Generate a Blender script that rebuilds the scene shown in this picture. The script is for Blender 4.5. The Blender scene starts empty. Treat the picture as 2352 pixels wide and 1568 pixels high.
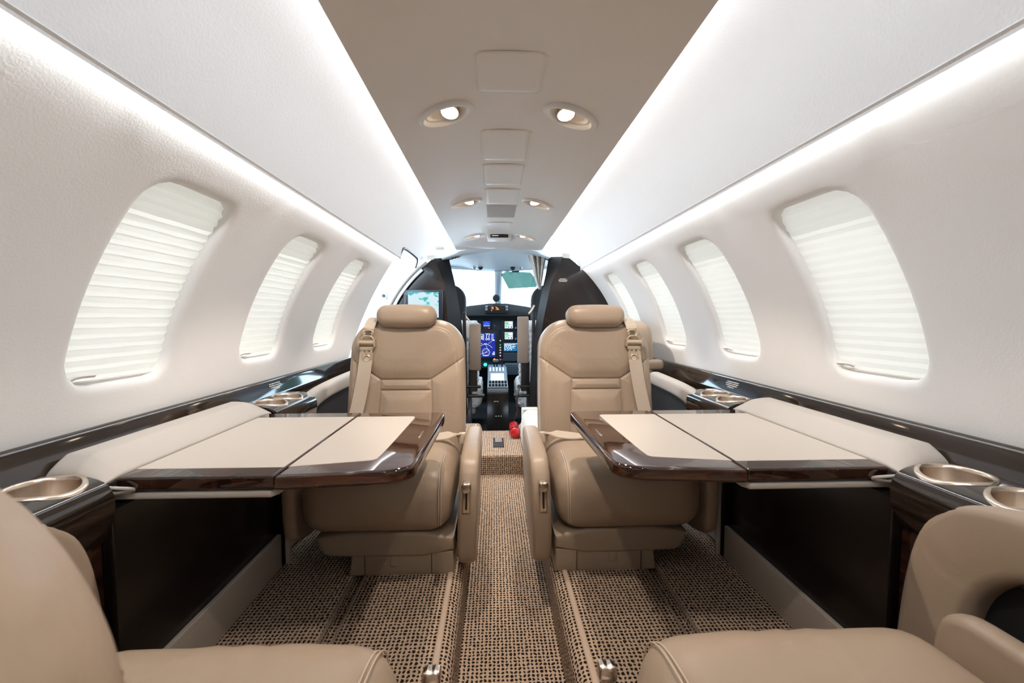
import bpy, bmesh, math, random
import numpy as np
from mathutils import Vector, Matrix
random.seed(7); rng = np.random.default_rng(7)
PI = math.pi
SC = bpy.context.scene
COL = SC.collection

# ------------------------------------------------------------------ camera, world, exposure
CAM = Vector((-0.035, 0.0, 0.96))
cd = bpy.data.cameras.new('camera'); cam = bpy.data.objects.new('camera', cd); COL.objects.link(cam)
cd.sensor_width = 36.0; cd.sensor_fit = 'HORIZONTAL'; cd.lens = 1000.0 / 2352 * 36.0
cd.clip_start = 0.02; cd.clip_end = 200
yaw, pitch = math.atan2(41, 1000), -math.atan2(54, 1000)
cam.location = CAM
cam.rotation_euler = (PI / 2 + pitch, 0, -yaw)
cd.dof.use_dof = True; cd.dof.focus_distance = 1.6; cd.dof.aperture_fstop = 10.0
SC.camera = cam

W = bpy.data.worlds.new('daylight'); SC.world = W; W.use_nodes = True
wn = W.node_tree.nodes; wl = W.node_tree.links; wn.clear()
wo = wn.new('ShaderNodeOutputWorld'); wb = wn.new('ShaderNodeBackground')
wt = wn.new('ShaderNodeTexCoord'); wx = wn.new('ShaderNodeSeparateXYZ'); wr = wn.new('ShaderNodeValToRGB')
wl.new(wt.outputs['Generated'], wx.inputs[0]); wl.new(wx.outputs['Z'], wr.inputs[0])
wr.color_ramp.elements[0].position = 0.0; wr.color_ramp.elements[0].color = (0.46, 0.55, 0.64, 1)
wr.color_ramp.elements[1].position = 0.12; wr.color_ramp.elements[1].color = (0.66, 0.83, 1.0, 1)
mp = wn.new('ShaderNodeMath'); mp.operation = 'MULTIPLY_ADD'; mp.inputs[1].default_value = 1.0; mp.inputs[2].default_value = 0.04
wl.new(wx.outputs['Z'], mp.inputs[0]); wl.new(mp.outputs[0], wr.inputs[0])
wl.new(wr.outputs[0], wb.inputs[0]); wb.inputs[1].default_value = 9.5
wl.new(wb.outputs[0], wo.inputs[0])

SC.view_settings.view_transform = 'Standard'; SC.view_settings.look = 'None'
SC.view_settings.gamma = 1.0; SC.view_settings.use_curve_mapping = False
SC.view_settings.exposure = -0.10
LED_POWER = 10.0       # emission of the cove light strips
SIDE_LED = 80.0
SPOT_W = 18.0

# ------------------------------------------------------------------ materials
def newmat(name):
    m = bpy.data.materials.new(name); m.use_nodes = True
    nt = m.node_tree
    return m, nt, nt.nodes['Principled BSDF']

def mat(name, col, rough=0.5, metal=0.0, bump=0.0, bscale=200.0, spec=0.5, coat=0.0, var=0.0, vscale=20.0, stretch=None, bdist=0.001, sheen=0.0, crease=0.0):
    m, nt, b = newmat(name)
    b.inputs['Base Color'].default_value = (*col, 1); b.inputs['Roughness'].default_value = rough
    b.inputs['Metallic'].default_value = metal; b.inputs['Specular IOR Level'].default_value = spec
    b.inputs['Coat Weight'].default_value = coat; b.inputs['Coat Roughness'].default_value = 0.03
    b.inputs['Sheen Weight'].default_value = sheen
    tc = nt.nodes.new('ShaderNodeTexCoord')
    src = tc.outputs['Object']
    if stretch:
        mpn = nt.nodes.new('ShaderNodeMapping'); mpn.inputs['Scale'].default_value = stretch
        nt.links.new(src, mpn.inputs[0]); src = mpn.outputs[0]
    if var > 0:
        n = nt.nodes.new('ShaderNodeTexNoise'); n.inputs['Scale'].default_value = vscale; n.inputs['Detail'].default_value = 4
        nt.links.new(src, n.inputs['Vector'])
        r = nt.nodes.new('ShaderNodeValToRGB')
        r.color_ramp.elements[0].position = 0.3; r.color_ramp.elements[1].position = 0.7
        r.color_ramp.elements[0].color = (*[c * (1 - var) for c in col], 1)
        r.color_ramp.elements[1].color = (*[min(1, c * (1 + var)) for c in col], 1)
        nt.links.new(n.outputs[0], r.inputs[0]); nt.links.new(r.outputs[0], b.inputs['Base Color'])
    if bump > 0:
        n = nt.nodes.new('ShaderNodeTexNoise'); n.inputs['Scale'].default_value = bscale; n.inputs['Detail'].default_value = 3
        nt.links.new(src, n.inputs['Vector'])
        bp = nt.nodes.new('ShaderNodeBump'); bp.inputs['Strength'].default_value = bump; bp.inputs['Distance'].default_value = bdist
        nt.links.new(n.outputs[0], bp.inputs['Height']); nt.links.new(bp.outputs[0], b.inputs['Normal'])
        if crease > 0:                    # soft broad folds of stretched leather
            n3 = nt.nodes.new('ShaderNodeTexNoise'); n3.inputs['Scale'].default_value = 9; n3.inputs['Detail'].default_value = 2; n3.inputs['Distortion'].default_value = 1.4
            nt.links.new(tc.outputs['Object'], n3.inputs['Vector'])
            b3 = nt.nodes.new('ShaderNodeBump'); b3.inputs['Strength'].default_value = crease; b3.inputs['Distance'].default_value = .02
            nt.links.new(n3.outputs[0], b3.inputs['Height']); nt.links.new(b3.outputs[0], bp.inputs['Normal'])
    return m

def emis(name, col, strength):
    m, nt, b = newmat(name)
    b.inputs['Base Color'].default_value = (*[c * 0.3 for c in col], 1)
    b.inputs['Emission Color'].default_value = (*col, 1); b.inputs['Emission Strength'].default_value = strength
    return m

def carpet_mat(name):
    """cut-loop carpet: pale yarn with dark holes on a 7.4 mm grid (UV in metres)."""
    m, nt, b = newmat(name); N = nt.nodes; L = nt.links
    b.inputs['Roughness'].default_value = 0.95; b.inputs['Specular IOR Level'].default_value = 0.1
    uv = N.new('ShaderNodeUVMap')
    nz = N.new('ShaderNodeTexNoise'); nz.inputs['Scale'].default_value = 105; nz.inputs['Detail'].default_value = 1
    L.new(uv.outputs[0], nz.inputs['Vector'])
    sub = N.new('ShaderNodeVectorMath'); sub.operation = 'SUBTRACT'; sub.inputs[1].default_value = (.5, .5, .5)
    L.new(nz.outputs['Color'], sub.inputs[0])
    ma = N.new('ShaderNodeVectorMath'); ma.operation = 'MULTIPLY_ADD'; ma.inputs[1].default_value = (.0080, .0080, 0)
    L.new(sub.outputs[0], ma.inputs[0]); L.new(uv.outputs[0], ma.inputs[2])
    sc = N.new('ShaderNodeVectorMath'); sc.operation = 'MULTIPLY'; sc.inputs[1].default_value = (1 / .0093, 1 / .0100, 0)
    L.new(ma.outputs[0], sc.inputs[0])
    fr = N.new('ShaderNodeVectorMath'); fr.operation = 'FRACTION'; L.new(sc.outputs[0], fr.inputs[0])
    s2 = N.new('ShaderNodeVectorMath'); s2.operation = 'SUBTRACT'; s2.inputs[1].default_value = (.5, .5, 0); L.new(fr.outputs[0], s2.inputs[0])
    s3 = N.new('ShaderNodeVectorMath'); s3.operation = 'MULTIPLY'; s3.inputs[1].default_value = (1.0, .86, 0); L.new(s2.outputs[0], s3.inputs[0])
    ln = N.new('ShaderNodeVectorMath'); ln.operation = 'LENGTH'; L.new(s3.outputs[0], ln.inputs[0])
    rp = N.new('ShaderNodeValToRGB'); L.new(ln.outputs['Value'], rp.inputs[0])
    e = rp.color_ramp.elements
    e[0].position = .255; e[0].color = (.016, .010, .007, 1)
    e[1].position = .37; e[1].color = (.50, .375, .28, 1)
    # yarn tone variation
    n2 = N.new('ShaderNodeTexNoise'); n2.inputs['Scale'].default_value = 700; L.new(uv.outputs[0], n2.inputs['Vector'])
    mx = N.new('ShaderNodeMix'); mx.data_type = 'RGBA'; mx.blend_type = 'MULTIPLY'; mx.inputs[0].default_value = .7
    L.new(rp.outputs[0], mx.inputs[6])
    r2 = N.new('ShaderNodeValToRGB'); r2.color_ramp.elements[0].position = .3; r2.color_ramp.elements[0].color = (.55, .52, .5, 1); r2.color_ramp.elements[1].position = .65
    L.new(n2.outputs[0], r2.inputs[0]); L.new(r2.outputs[0], mx.inputs[7])
    L.new(mx.outputs[2], b.inputs['Base Color'])
    bp = N.new('ShaderNodeBump'); bp.inputs['Strength'].default_value = .8; bp.inputs['Distance'].default_value = .003
    L.new(ln.outputs['Value'], bp.inputs['Height']); L.new(bp.outputs[0], b.inputs['Normal'])
    return m

def wood_mat(name, dark, light, rough=0.06, grain=(60, 3, 60), coat=.35):
    m, nt, b = newmat(name); N = nt.nodes; L = nt.links
    tc = N.new('ShaderNodeTexCoord'); mpn = N.new('ShaderNodeMapping'); mpn.inputs['Scale'].default_value = grain
    L.new(tc.outputs['Object'], mpn.inputs[0])
    n = N.new('ShaderNodeTexNoise'); n.inputs['Scale'].default_value = 1.0; n.inputs['Detail'].default_value = 5; n.inputs['Distortion'].default_value = .6
    L.new(mpn.outputs[0], n.inputs['Vector'])
    r = N.new('ShaderNodeValToRGB'); r.color_ramp.elements[0].position = .35; r.color_ramp.elements[0].color = (*dark, 1)
    r.color_ramp.elements[1].position = .7; r.color_ramp.elements[1].color = (*light, 1)
    L.new(n.outputs[0], r.inputs[0]); L.new(r.outputs[0], b.inputs['Base Color'])
    b.inputs['Roughness'].default_value = rough; b.inputs['Coat Weight'].default_value = coat; b.inputs['Coat Roughness'].default_value = .02
    return m

def shade_mat(name, col, trans, tcol):
    m, nt, b = newmat(name); N = nt.nodes; L = nt.links
    d = N.new('ShaderNodeBsdfDiffuse'); d.inputs[0].default_value = (*col, 1)
    t = N.new('ShaderNodeBsdfTranslucent'); t.inputs[0].default_value = (*tcol, 1)
    mx = N.new('ShaderNodeMixShader'); mx.inputs[0].default_value = trans
    L.new(d.outputs[0], mx.inputs[1]); L.new(t.outputs[0], mx.inputs[2])
    L.new(mx.outputs[0], nt.nodes['Material Output'].inputs[0])
    return m

def glass_mat(name, col, alpha=0.12, rough=0.0):
    m, nt, b = newmat(name); N = nt.nodes; L = nt.links
    t = N.new('ShaderNodeBsdfTransparent'); t.inputs[0].default_value = (*col, 1)
    g = N.new('ShaderNodeBsdfGlossy'); g.inputs[0].default_value = (1, 1, 1, 1); g.inputs[1].default_value = rough
    mx = N.new('ShaderNodeMixShader'); mx.inputs[0].default_value = alpha
    L.new(t.outputs[0], mx.inputs[1]); L.new(g.outputs[0], mx.inputs[2])
    L.new(mx.outputs[0], nt.nodes['Material Output'].inputs[0])
    return m

def map_mat(name):
    """weather/moving map picture: teal land, pale sea, white frame."""
    m, nt, b = newmat(name); N = nt.nodes; L = nt.links
    tc = N.new('ShaderNodeTexCoord'); mpn = N.new('ShaderNodeMapping'); mpn.inputs['Scale'].default_value = (13, 1, 22); mpn.inputs['Location'].default_value = (3.1, 0, .4)
    L.new(tc.outputs['Object'], mpn.inputs[0])
    n = N.new('ShaderNodeTexNoise'); n.inputs['Scale'].default_value = 1.0; n.inputs['Detail'].default_value = 6; L.new(mpn.outputs[0], n.inputs['Vector'])
    r = N.new('ShaderNodeValToRGB'); r.color_ramp.interpolation = 'LINEAR'
    e = r.color_ramp.elements
    e[0].position = .53; e[0].color = (.66, .84, .92, 1); e[1].position = .555; e[1].color = (.45, .85, .80, 1)
    x = e.new(.58); x.color = (.03, .60, .58, 1); x = e.new(.64); x.color = (.02, .32, .40, 1); x = e.new(.70); x.color = (.3, .8, .7, 1)
    L.new(n.outputs[0], r.inputs[0])
    L.new(r.outputs[0], b.inputs['Emission Color']); b.inputs['Emission Strength'].default_value = 1.0
    b.inputs['Base Color'].default_value = (.02, .02, .02, 1); b.inputs['Roughness'].default_value = .15
    return m

M = {}
M['wall'] = mat('ivory_leather_wall', (.84, .82, .80), .62, bump=.25, bscale=260, bdist=.0012, spec=.3)
M['upper'] = mat('ivory_upper_panel', (.86, .855, .85), .65, bump=.45, bscale=210, bdist=.0015, spec=.25)
M['head'] = mat('headliner', (.70, .65, .60), .30, bump=.25, bscale=120, bdist=.001, spec=.9, stretch=(1, .35, 1))
M['head2'] = mat('headliner_taupe', (.36, .33, .31), .55)
M['seat'] = mat('tan_leather', (.365, .278, .205), .38, bump=.22, bscale=330, bdist=.0007, spec=.45, crease=.10)
M['seat_shaded'] = mat('tan_leather_skirt_shaded', (.31, .245, .18), .45, bump=.2, bscale=330, bdist=.0007, spec=.4)  # darker copy of the seat leather, shadow under the seats put into its colour
M['thread'] = mat('tan_thread', (.58, .46, .35), .6)
M['belt'] = mat('belt_webbing', (.56, .47, .38), .55, bump=.5, bscale=900, bdist=.0006, spec=.3)
M['beltmetal'] = mat('belt_hardware', (.62, .50, .37), .32, metal=.55)
M['pad'] = mat('grey_beige_upholstery', (.45, .415, .38), .5, bump=.2, bscale=300, bdist=.0007, spec=.35)
M['inlay'] = mat('table_leather', (.50, .455, .41), .5, bump=.15, bscale=420, bdist=.0005, spec=.35)
M['kick'] = mat('kick_plate_vinyl', (.40, .355, .305), .5, bump=.1, bscale=400)
M['wood'] = wood_mat('dark_gloss_walnut', (.010, .005, .004), (.055, .021, .012))
M['woodx'] = wood_mat('dark_gloss_walnut_crossgrain', (.010, .005, .004), (.075, .024, .012), grain=(3, 70, 60))
M['rail'] = wood_mat('black_gloss_rail', (.008, .005, .004), (.034, .022, .015), grain=(80, 2, 80))
M['panel'] = mat('black_side_panel', (.005, .0035, .003), .25, var=.4, vscale=500, spec=.5)
M['navy'] = mat('dark_carpet_panel', (.006, .0065, .009), .8, var=.5, vscale=400)
M['wedge'] = mat('bulkhead_gloss', (.014, .009, .008), .16, spec=.35, coat=.15, var=.12, vscale=6, stretch=(30, 1, 3))
M['satin'] = mat('bulkhead_satin', (.010, .008, .0075), .6, spec=.05)
M['steel'] = mat('brushed_steel', (.66, .56, .47), .26, metal=1.0, bump=.15, bscale=300, stretch=(1, 1, .05))
M['chrome'] = mat('satin_chrome', (.70, .64, .58), .18, metal=1.0)
M['black'] = mat('black_plastic', (.010, .010, .011), .35)
M['blackm'] = mat('matte_black', (.012, .012, .013), .75)
M['dash'] = mat('blue_grey_panel', (.030, .045, .060), .5)
M['dashl'] = mat('grey_console', (.13, .17, .21), .45)
M['cockpit'] = mat('cockpit_liner', (.58, .68, .74), .45)
M['bezel'] = mat('monitor_bezel', (.012, .016, .025), .25)
M['white'] = mat('white_trim', (.84, .84, .82), .4)
M['bezelw'] = mat('lamp_bezel', (.72, .69, .66), .35)
M['grey'] = mat('grey_metal', (.35, .36, .38), .35, metal=.6)
M['taupe'] = mat('taupe_pad', (.19, .155, .13), .6)
M['fleece'] = mat('sheepskin', (.66, .67, .68), .95, bump=1.0, bscale=160, bdist=.01, sheen=.3)
M['curtain'] = mat('curtain_cloth', (.62, .58, .53), .8)
M['red'] = mat('red_enamel', (.55, .01, .01), .2, coat=.5)
M['green'] = mat('green_label', (.08, .38, .06), .5)
M['orange'] = mat('orange_label', (.75, .20, .05), .5)
M['box'] = mat('cream_box', (.66, .62, .55), .4)
M['blue'] = mat('blue_tag', (.03, .05, .45), .4)
M['trim2'] = mat('brown_binding', (.22, .165, .125), .85)
M['trim'] = mat('beige_binding', (.45, .34, .26), .8, bump=.4, bscale=300)
M['carpet'] = carpet_mat('dotted_loop_carpet')
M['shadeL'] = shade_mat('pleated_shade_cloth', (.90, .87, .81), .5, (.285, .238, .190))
M['shadeL_dim'] = shade_mat('pleated_shade_cloth_backlight_dim', (.90, .87, .81), .5, (.195, .162, .126))  # less translucent copy: dim side of the backlit pleats put into the colour
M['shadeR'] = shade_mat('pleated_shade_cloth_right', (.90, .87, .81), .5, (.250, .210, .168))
M['shadeR_dim'] = shade_mat('pleated_shade_cloth_right_backlight_dim', (.90, .87, .81), .5, (.195, .164, .131))  # right-hand copy, pleat shading set by its dimmer translucent colour
M['tab'] = mat('shade_tab_plastic', (.78, .74, .70), .4)
M['glass'] = glass_mat('windshield_glass', (.90, .97, .99), .04)
M['teal'] = glass_mat('tinted_visor', (.165, .25, .225), .10, .1)
M['print'] = mat('white_print', (.72, .72, .70), .6)
M['lens'] = glass_mat('lens', (1, 1, 1), .06)
M['led'] = emis('led_cove', (.94, .97, 1.0), LED_POWER)
M['led2'] = emis('led_side', (.95, .975, 1.0), SIDE_LED)
M['lamp'] = emis('warm_lamp', (1.0, .80, .58), 14.0)
M['scr_blue'] = emis('screen_blue', (.008, .02, .30), 1.0)
M['scr_cyan'] = emis('screen_cyan_blue', (.02, .16, .36), 1.0)
M['scr_sky'] = emis('screen_sky', (.01, .07, .75), 1.0)
M['scr_brown'] = emis('screen_brown', (.03, .01, .01), 1.0)
M['scr_white'] = emis('screen_white', (.85, .95, 1.0), 1.1)
M['scr_green'] = emis('screen_green', (.25, .75, .40), 1.0)
M['scr_mag'] = emis('screen_magenta', (.8, .3, .8), 1.0)
M['l_green'] = emis('lamp_green', (.03, .9, .45), 3.0)
M['l_green2'] = emis('lamp_green_small', (.1, .8, .1), 1.5)
M['l_red'] = emis('lamp_red', (1., .05, .03), 1.2)
M['l_amber'] = emis('lamp_amber', (1., .38, .03), 1.4)
M['l_white'] = emis('lamp_white', (1., .85, .80), 1.6)
M['map'] = map_mat('moving_map')

# ------------------------------------------------------------------ object helpers
LOC = {}
def loc_of(p):
    return LOC.get(p.name, Vector((0, 0, 0))) if p else Vector((0, 0, 0))

def tag(o, label=None, cat=None, group=None, kind=None):
    if label: o['label'] = label
    if cat: o['category'] = cat
    if group: o['group'] = group
    if kind: o['kind'] = kind
    return o

def thing(name, label, cat, loc=(0, 0, 0), group=None, kind=None):
    o = bpy.data.objects.new(name, None); COL.objects.link(o); o.empty_display_size = .05
    o.location = loc; LOC[o.name] = Vector(loc)
    return tag(o, label, cat, group, kind)

def mesh(name, verts, faces, m, parent=None, smooth=True, uv=None, angle=40, local=False, kind=None):
    me = bpy.data.meshes.new(name)
    v = np.asarray(verts, dtype=float)
    off = loc_of(parent)
    if not local and off.length > 0: v = v - np.array(off)
    me.from_pydata(v.tolist(), [], [list(map(int, f)) for f in faces])
    if uv is not None:
        ul = me.uv_layers.new(name='UVMap')
        idx = np.zeros(len(me.loops), dtype=np.int32); me.loops.foreach_get('vertex_index', idx)
        u = np.asarray(uv, dtype=np.float32)[idx]; ul.data.foreach_set('uv', u.ravel())
    me.materials.append(m)
    if smooth:
        me.polygons.foreach_set('use_smooth', [True] * len(me.polygons))
        me.set_sharp_from_angle(angle=math.radians(angle))
    me.validate(); me.update()
    o = bpy.data.objects.new(name, me); COL.objects.link(o)
    if parent:
        o.parent = parent
        LOC[o.name] = Vector(off)
    if kind: o['kind'] = kind
    return o

class G:
    """collects shapes into one mesh."""
    def __init__(s): s.v = []; s.f = []
    def add(s, v, f):
        n = len(s.v); s.v += [tuple(map(float, p)) for p in v]; s.f += [tuple(i + n for i in q) for q in f]; return s
    def build(s, name, m, parent=None, **k): return mesh(name, s.v, s.f, m, parent, **k)
    def box(s, x0, x1, y0, y1, z0, z1, r=0.0, n=2):
        if r <= 0:
            v = [(x, y, z) for z in (z0, z1) for y in (y0, y1) for x in (x0, x1)]
            return s.add(v, [(0, 2, 3, 1), (4, 5, 7, 6), (0, 1, 5, 4), (2, 6, 7, 3), (0, 4, 6, 2), (1, 3, 7, 5)])
        c = ((x0 + x1) / 2, (y0 + y1) / 2, (z0 + z1) / 2)
        v, f = rbox((abs(x1 - x0) / 2, abs(y1 - y0) / 2, abs(z1 - z0) / 2), r, n)
        return s.add(np.array(v) + np.array(c), f)
    def tube(s, path, r, n=8, cap=True, closed=False, flat=None):
        v, f = tube(path, r, n, cap, closed, flat); return s.add(v, f)
    def lathe(s, prof, c=(0, 0, 0), axis='Z', n=24, sx=1, sy=1):
        v, f = lathe(prof, n)
        v = np.array(v) * np.array([sx, sy, 1])
        if axis == 'Y': v = v[:, [0, 2, 1]]; f = [q[::-1] for q in f]
        if axis == 'X': v = v[:, [2, 0, 1]]
        return s.add(v + np.array(c), f)
    def prism(s, poly, axis, a, b, r=0.0, k=3):
        v, f = prism(poly, axis, a, b, r, k); return s.add(v, f)

def rbox(h, r, n=3, deform=None):
    """rounded box: n segments on the rounded rims, subdivided flats."""
    hx, hy, hz = h; r = min(r, hx, hy, hz)
    def axis_pts(hh, seg):
        a = [-hh + r * (1 - math.cos(PI / 2 * i / n)) for i in range(n)]
        mid = [-(hh - r) + 2 * (hh - r) * i / seg for i in range(seg + 1)] if hh > r + 1e-9 else [0.0]
        return a + mid + [-q for q in reversed(a)]
    def seg_for(hh): return 1 if deform is None else max(1, min(28, int(2 * (hh - r) / .012)))
    X, Y, Z = axis_pts(hx, seg_for(hx)), axis_pts(hy, seg_for(hy)), axis_pts(hz, seg_for(hz))
    idx = {}; V = []; F = []
    nx, ny, nz = len(X), len(Y), len(Z)
    def vid(i, j, k):
        key = (i, j, k)
        if key not in idx:
            p = np.array([X[i], Y[j], Z[k]]); hh = np.array([hx, hy, hz]) - r
            q = np.clip(p, -hh, hh); d = p - q; l = np.linalg.norm(d)
            if l > 1e-9: p = q + d / l * r
            idx[key] = len(V); V.append(p)
        return idx[key]
    for k in (0, nz - 1):
        for i in range(nx - 1):
            for j in range(ny - 1):
                q = (vid(i, j, k), vid(i + 1, j, k), vid(i + 1, j + 1, k), vid(i, j + 1, k)); F.append(q[::-1] if k == 0 else q)
    for j in (0, ny - 1):
        for i in range(nx - 1):
            for k in range(nz - 1):
                q = (vid(i, j, k), vid(i + 1, j, k), vid(i + 1, j, k + 1), vid(i, j, k + 1)); F.append(q if j == 0 else q[::-1])
    for i in (0, nx - 1):
        for j in range(ny - 1):
            for k in range(nz - 1):
                q = (vid(i, j, k), vid(i, j + 1, k), vid(i, j + 1, k + 1), vid(i, j, k + 1)); F.append(q[::-1] if i == 0 else q)
    V = np.array(V)
    if deform is not None: V = np.array([deform(*p) for p in V])
    return V, F

def tube(path, r, n=8, cap=True, closed=False, flat=None):
    P = [Vector(p) for p in path]; V = []; F = []; m = len(P)
    prev = None
    for i, p in enumerate(P):
        a = P[(i - 1) % m] if (closed or i > 0) else p; b = P[(i + 1) % m] if (closed or i < m - 1) else p
        t = (b - a).normalized()
        if prev is None:
            ref = Vector((0, 0, 1)) if abs(t.z) < .9 else Vector((1, 0, 0)); u = t.cross(ref).normalized()
        else:
            u = (prev - t * prev.dot(t)).normalized()
        prev = u; w = t.cross(u)
        rr = r[i] if isinstance(r, (list, tuple)) else r
        fl = flat if flat else 1.0
        for k in range(n):
            an = 2 * PI * k / n; V.append(p + u * (rr * math.cos(an)) + w * (rr * fl * math.sin(an)))
    for i in range(m if closed else m - 1):
        a, b = i * n, ((i + 1) % m) * n
        for k in range(n): F.append((a + k, a + (k + 1) % n, b + (k + 1) % n, b + k))
    if cap and not closed:
        F.append(tuple(range(n - 1, -1, -1))); F.append(tuple((m - 1) * n + k for k in range(n)))
    return V, F

def lathe(prof, n=24):
    V = []; F = []
    for (r, z) in prof:
        for k in range(n): V.append((r * math.cos(2 * PI * k / n), r * math.sin(2 * PI * k / n), z))
    for i in range(len(prof) - 1):
        for k in range(n): F.append((i * n + k, i * n + (k + 1) % n, (i + 1) * n + (k + 1) % n, (i + 1) * n + k))
    if prof[0][0] > 1e-6: F.append(tuple(range(n - 1, -1, -1)))
    if prof[-1][0] > 1e-6: F.append(tuple((len(prof) - 1) * n + k for k in range(n)))
    return V, F

def inset_dirs(poly):
    P = np.array(poly); n = len(P)
    a = np.roll(P, 1, 0); b = np.roll(P, -1, 0)
    e1 = P - a; e2 = b - P
    e1 /= np.maximum(np.linalg.norm(e1, axis=1, keepdims=True), 1e-9); e2 /= np.maximum(np.linalg.norm(e2, axis=1, keepdims=True), 1e-9)
    n1 = np.stack([-e1[:, 1], e1[:, 0]], 1); n2 = np.stack([-e2[:, 1], e2[:, 0]], 1)
    d = n1 + n2; l = np.sum(d * d, 1, keepdims=True)
    return d * 2 / np.maximum(l, .5)          # inward for CCW polygons

def area2(poly):
    P = np.array(poly); return np.sum(P[:, 0] * np.roll(P[:, 1], -1) - np.roll(P[:, 0], -1) * P[:, 1])

def prism(poly, axis, a, b, r=0.0, k=3, puff=0.0):
    """slab: 2-D outline extruded a..b along axis, rims rounded by r; rings towards the middle carry an optional puff."""
    poly = list(poly)
    if area2(poly) < 0: poly = poly[::-1]
    P = np.array(poly); n = len(P); D = inset_dirs(poly); c = P.mean(0)
    rings = []
    if r > 0:
        rings += [(P + D * r * (1 - math.sin(PI / 2 * i / k)), a + r * (1 - math.cos(PI / 2 * i / k))) for i in range(k + 1)]
        rings += [(P + D * r * (1 - math.cos(PI / 2 * i / k)), b - r * (1 - math.sin(PI / 2 * i / k))) for i in range(k + 1)]
    else:
        rings = [(P, a), (P, b)]
    V = []; F = []
    def put(Q, h):
        s = len(V)
        for x, y in Q:
            V.append((x, y, h) if axis == 'Z' else (x, h, y) if axis == 'Y' else (h, x, y))
        return s
    st = [put(Q, h) for Q, h in rings]
    flip = axis == 'Y'
    def quad(s0, s1):
        for i in range(n):
            j = (i + 1) % n; q = (s0 + i, s0 + j, s1 + j, s1 + i); F.append(q[::-1] if flip else q)
    for s0, s1 in zip(st[:-1], st[1:]): quad(s0, s1)
    def cap(s0, Q, h, sign):
        last = s0
        steps = [.8, .6, .4, .2] if puff else []
        for t in steps:
            s1 = put(c + (Q - c) * t, h + sign * puff * (1 - t * t))
            for i in range(n):
                j = (i + 1) % n; q = (last + i, last + j, s1 + j, s1 + i)
                F.append(q if (sign > 0) != flip else q[::-1])
            last = s1
        q = tuple(last + i for i in range(n)); F.append(q if (sign > 0) != flip else q[::-1])
    cap(st[0], rings[0][0], rings[0][1], -1); cap(st[-1], rings[-1][0], rings[-1][1], 1)
    return V, F

def rrect(x0, x1, y0, y1, r, n=5, rs=None):
    """rounded rectangle, CCW. rs = per-corner radii (bl, br, tr, tl)."""
    rs = rs or (r, r, r, r); out = []
    for (cx, cy, a0, q) in ((x0, y0, PI, rs[0]), (x1, y0, 1.5 * PI, rs[1]), (x1, y1, 0, rs[2]), (x0, y1, .5 * PI, rs[3])):
        sx = 1 if cx == x0 else -1; sy = 1 if cy == y0 else -1
        if q <= 0: out.append((cx, cy)); continue
        for i in range(n + 1):
            an = a0 + PI / 2 * i / n; out.append((cx + sx * q + q * math.cos(an), cy + sy * q + q * math.sin(an)))
    return out

def smooth_poly(pts, it=2):
    for _ in range(it):
        out = []
        for i in range(len(pts)):
            a, b = np.array(pts[i]), np.array(pts[(i + 1) % len(pts)])
            out += [tuple(a * .75 + b * .25), tuple(a * .25 + b * .75)]
        pts = out
    return pts

def smooth_path(pts, it=2):
    for _ in range(it):
        out = [pts[0]]
        for a, b in zip(pts[:-1], pts[1:]):
            a, b = np.array(a, float), np.array(b, float); out += [tuple(a * .75 + b * .25), tuple(a * .25 + b * .75)]
        pts = out + [pts[-1]]
    return pts

def sweepY(prof, ys, closed=False, cap=False, s=1, warp=None):
    """profile of (x, z) swept along Y; returns verts, faces, uv (arc length, y). s = -1 mirrors to the left side."""
    P = list(prof); n = len(P)
    arc = [0.0]
    for a, b in zip(P[:-1], P[1:]): arc.append(arc[-1] + math.hypot(b[0] - a[0], b[1] - a[1]))
    V = []; U = []; F = []
    for y in ys:
        for (x, z), a in zip(P, arc):
            p = (s * x, y, z)
            V.append(warp(*p) if warp else p); U.append((a, y))
    m = n if closed else n - 1
    for j in range(len(ys) - 1):
        for i in range(m):
            q = (j * n + i, j * n + (i + 1) % n, (j + 1) * n + (i + 1) % n, (j + 1) * n + i)
            F.append(q if s > 0 else q[::-1])
    if cap:
        q = tuple(range(n)); F.append(q[::-1] if s > 0 else q)
        q = tuple((len(ys) - 1) * n + i for i in range(n)); F.append(q if s > 0 else q[::-1])
    return V, F, U

def lin(a, b, n): return [a + (b - a) * i / n for i in range(n + 1)]

def boolean_cut(o, cutter_v, cutter_f):
    me = bpy.data.meshes.new('cut'); me.from_pydata([tuple(map(float, p)) for p in cutter_v], [], [list(f) for f in cutter_f]); me.update()
    bmx = bmesh.new(); bmx.from_mesh(me); bmesh.ops.recalc_face_normals(bmx, faces=bmx.faces); bmx.to_mesh(me); bmx.free()
    c = bpy.data.objects.new('cut', me); COL.objects.link(c)
    bpy.context.view_layer.update(); c.matrix_world = o.matrix_world.copy()
    bmx = bmesh.new(); bmx.from_mesh(o.data); bmesh.ops.recalc_face_normals(bmx, faces=bmx.faces); bmx.to_mesh(o.data); bmx.free()
    md = o.modifiers.new('b', 'BOOLEAN'); md.operation = 'DIFFERENCE'; md.object = c; md.solver = 'EXACT'
    bpy.context.view_layer.update()
    dg = bpy.context.evaluated_depsgraph_get()
    new = bpy.data.meshes.new_from_object(o.evaluated_get(dg))
    o.modifiers.clear(); old = o.data; o.data = new; new.name = old.name
    bpy.data.objects.remove(c); bpy.data.meshes.remove(me)
    new.polygons.foreach_set('use_smooth', [True] * len(new.polygons)); new.set_sharp_from_angle(angle=math.radians(35))

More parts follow.
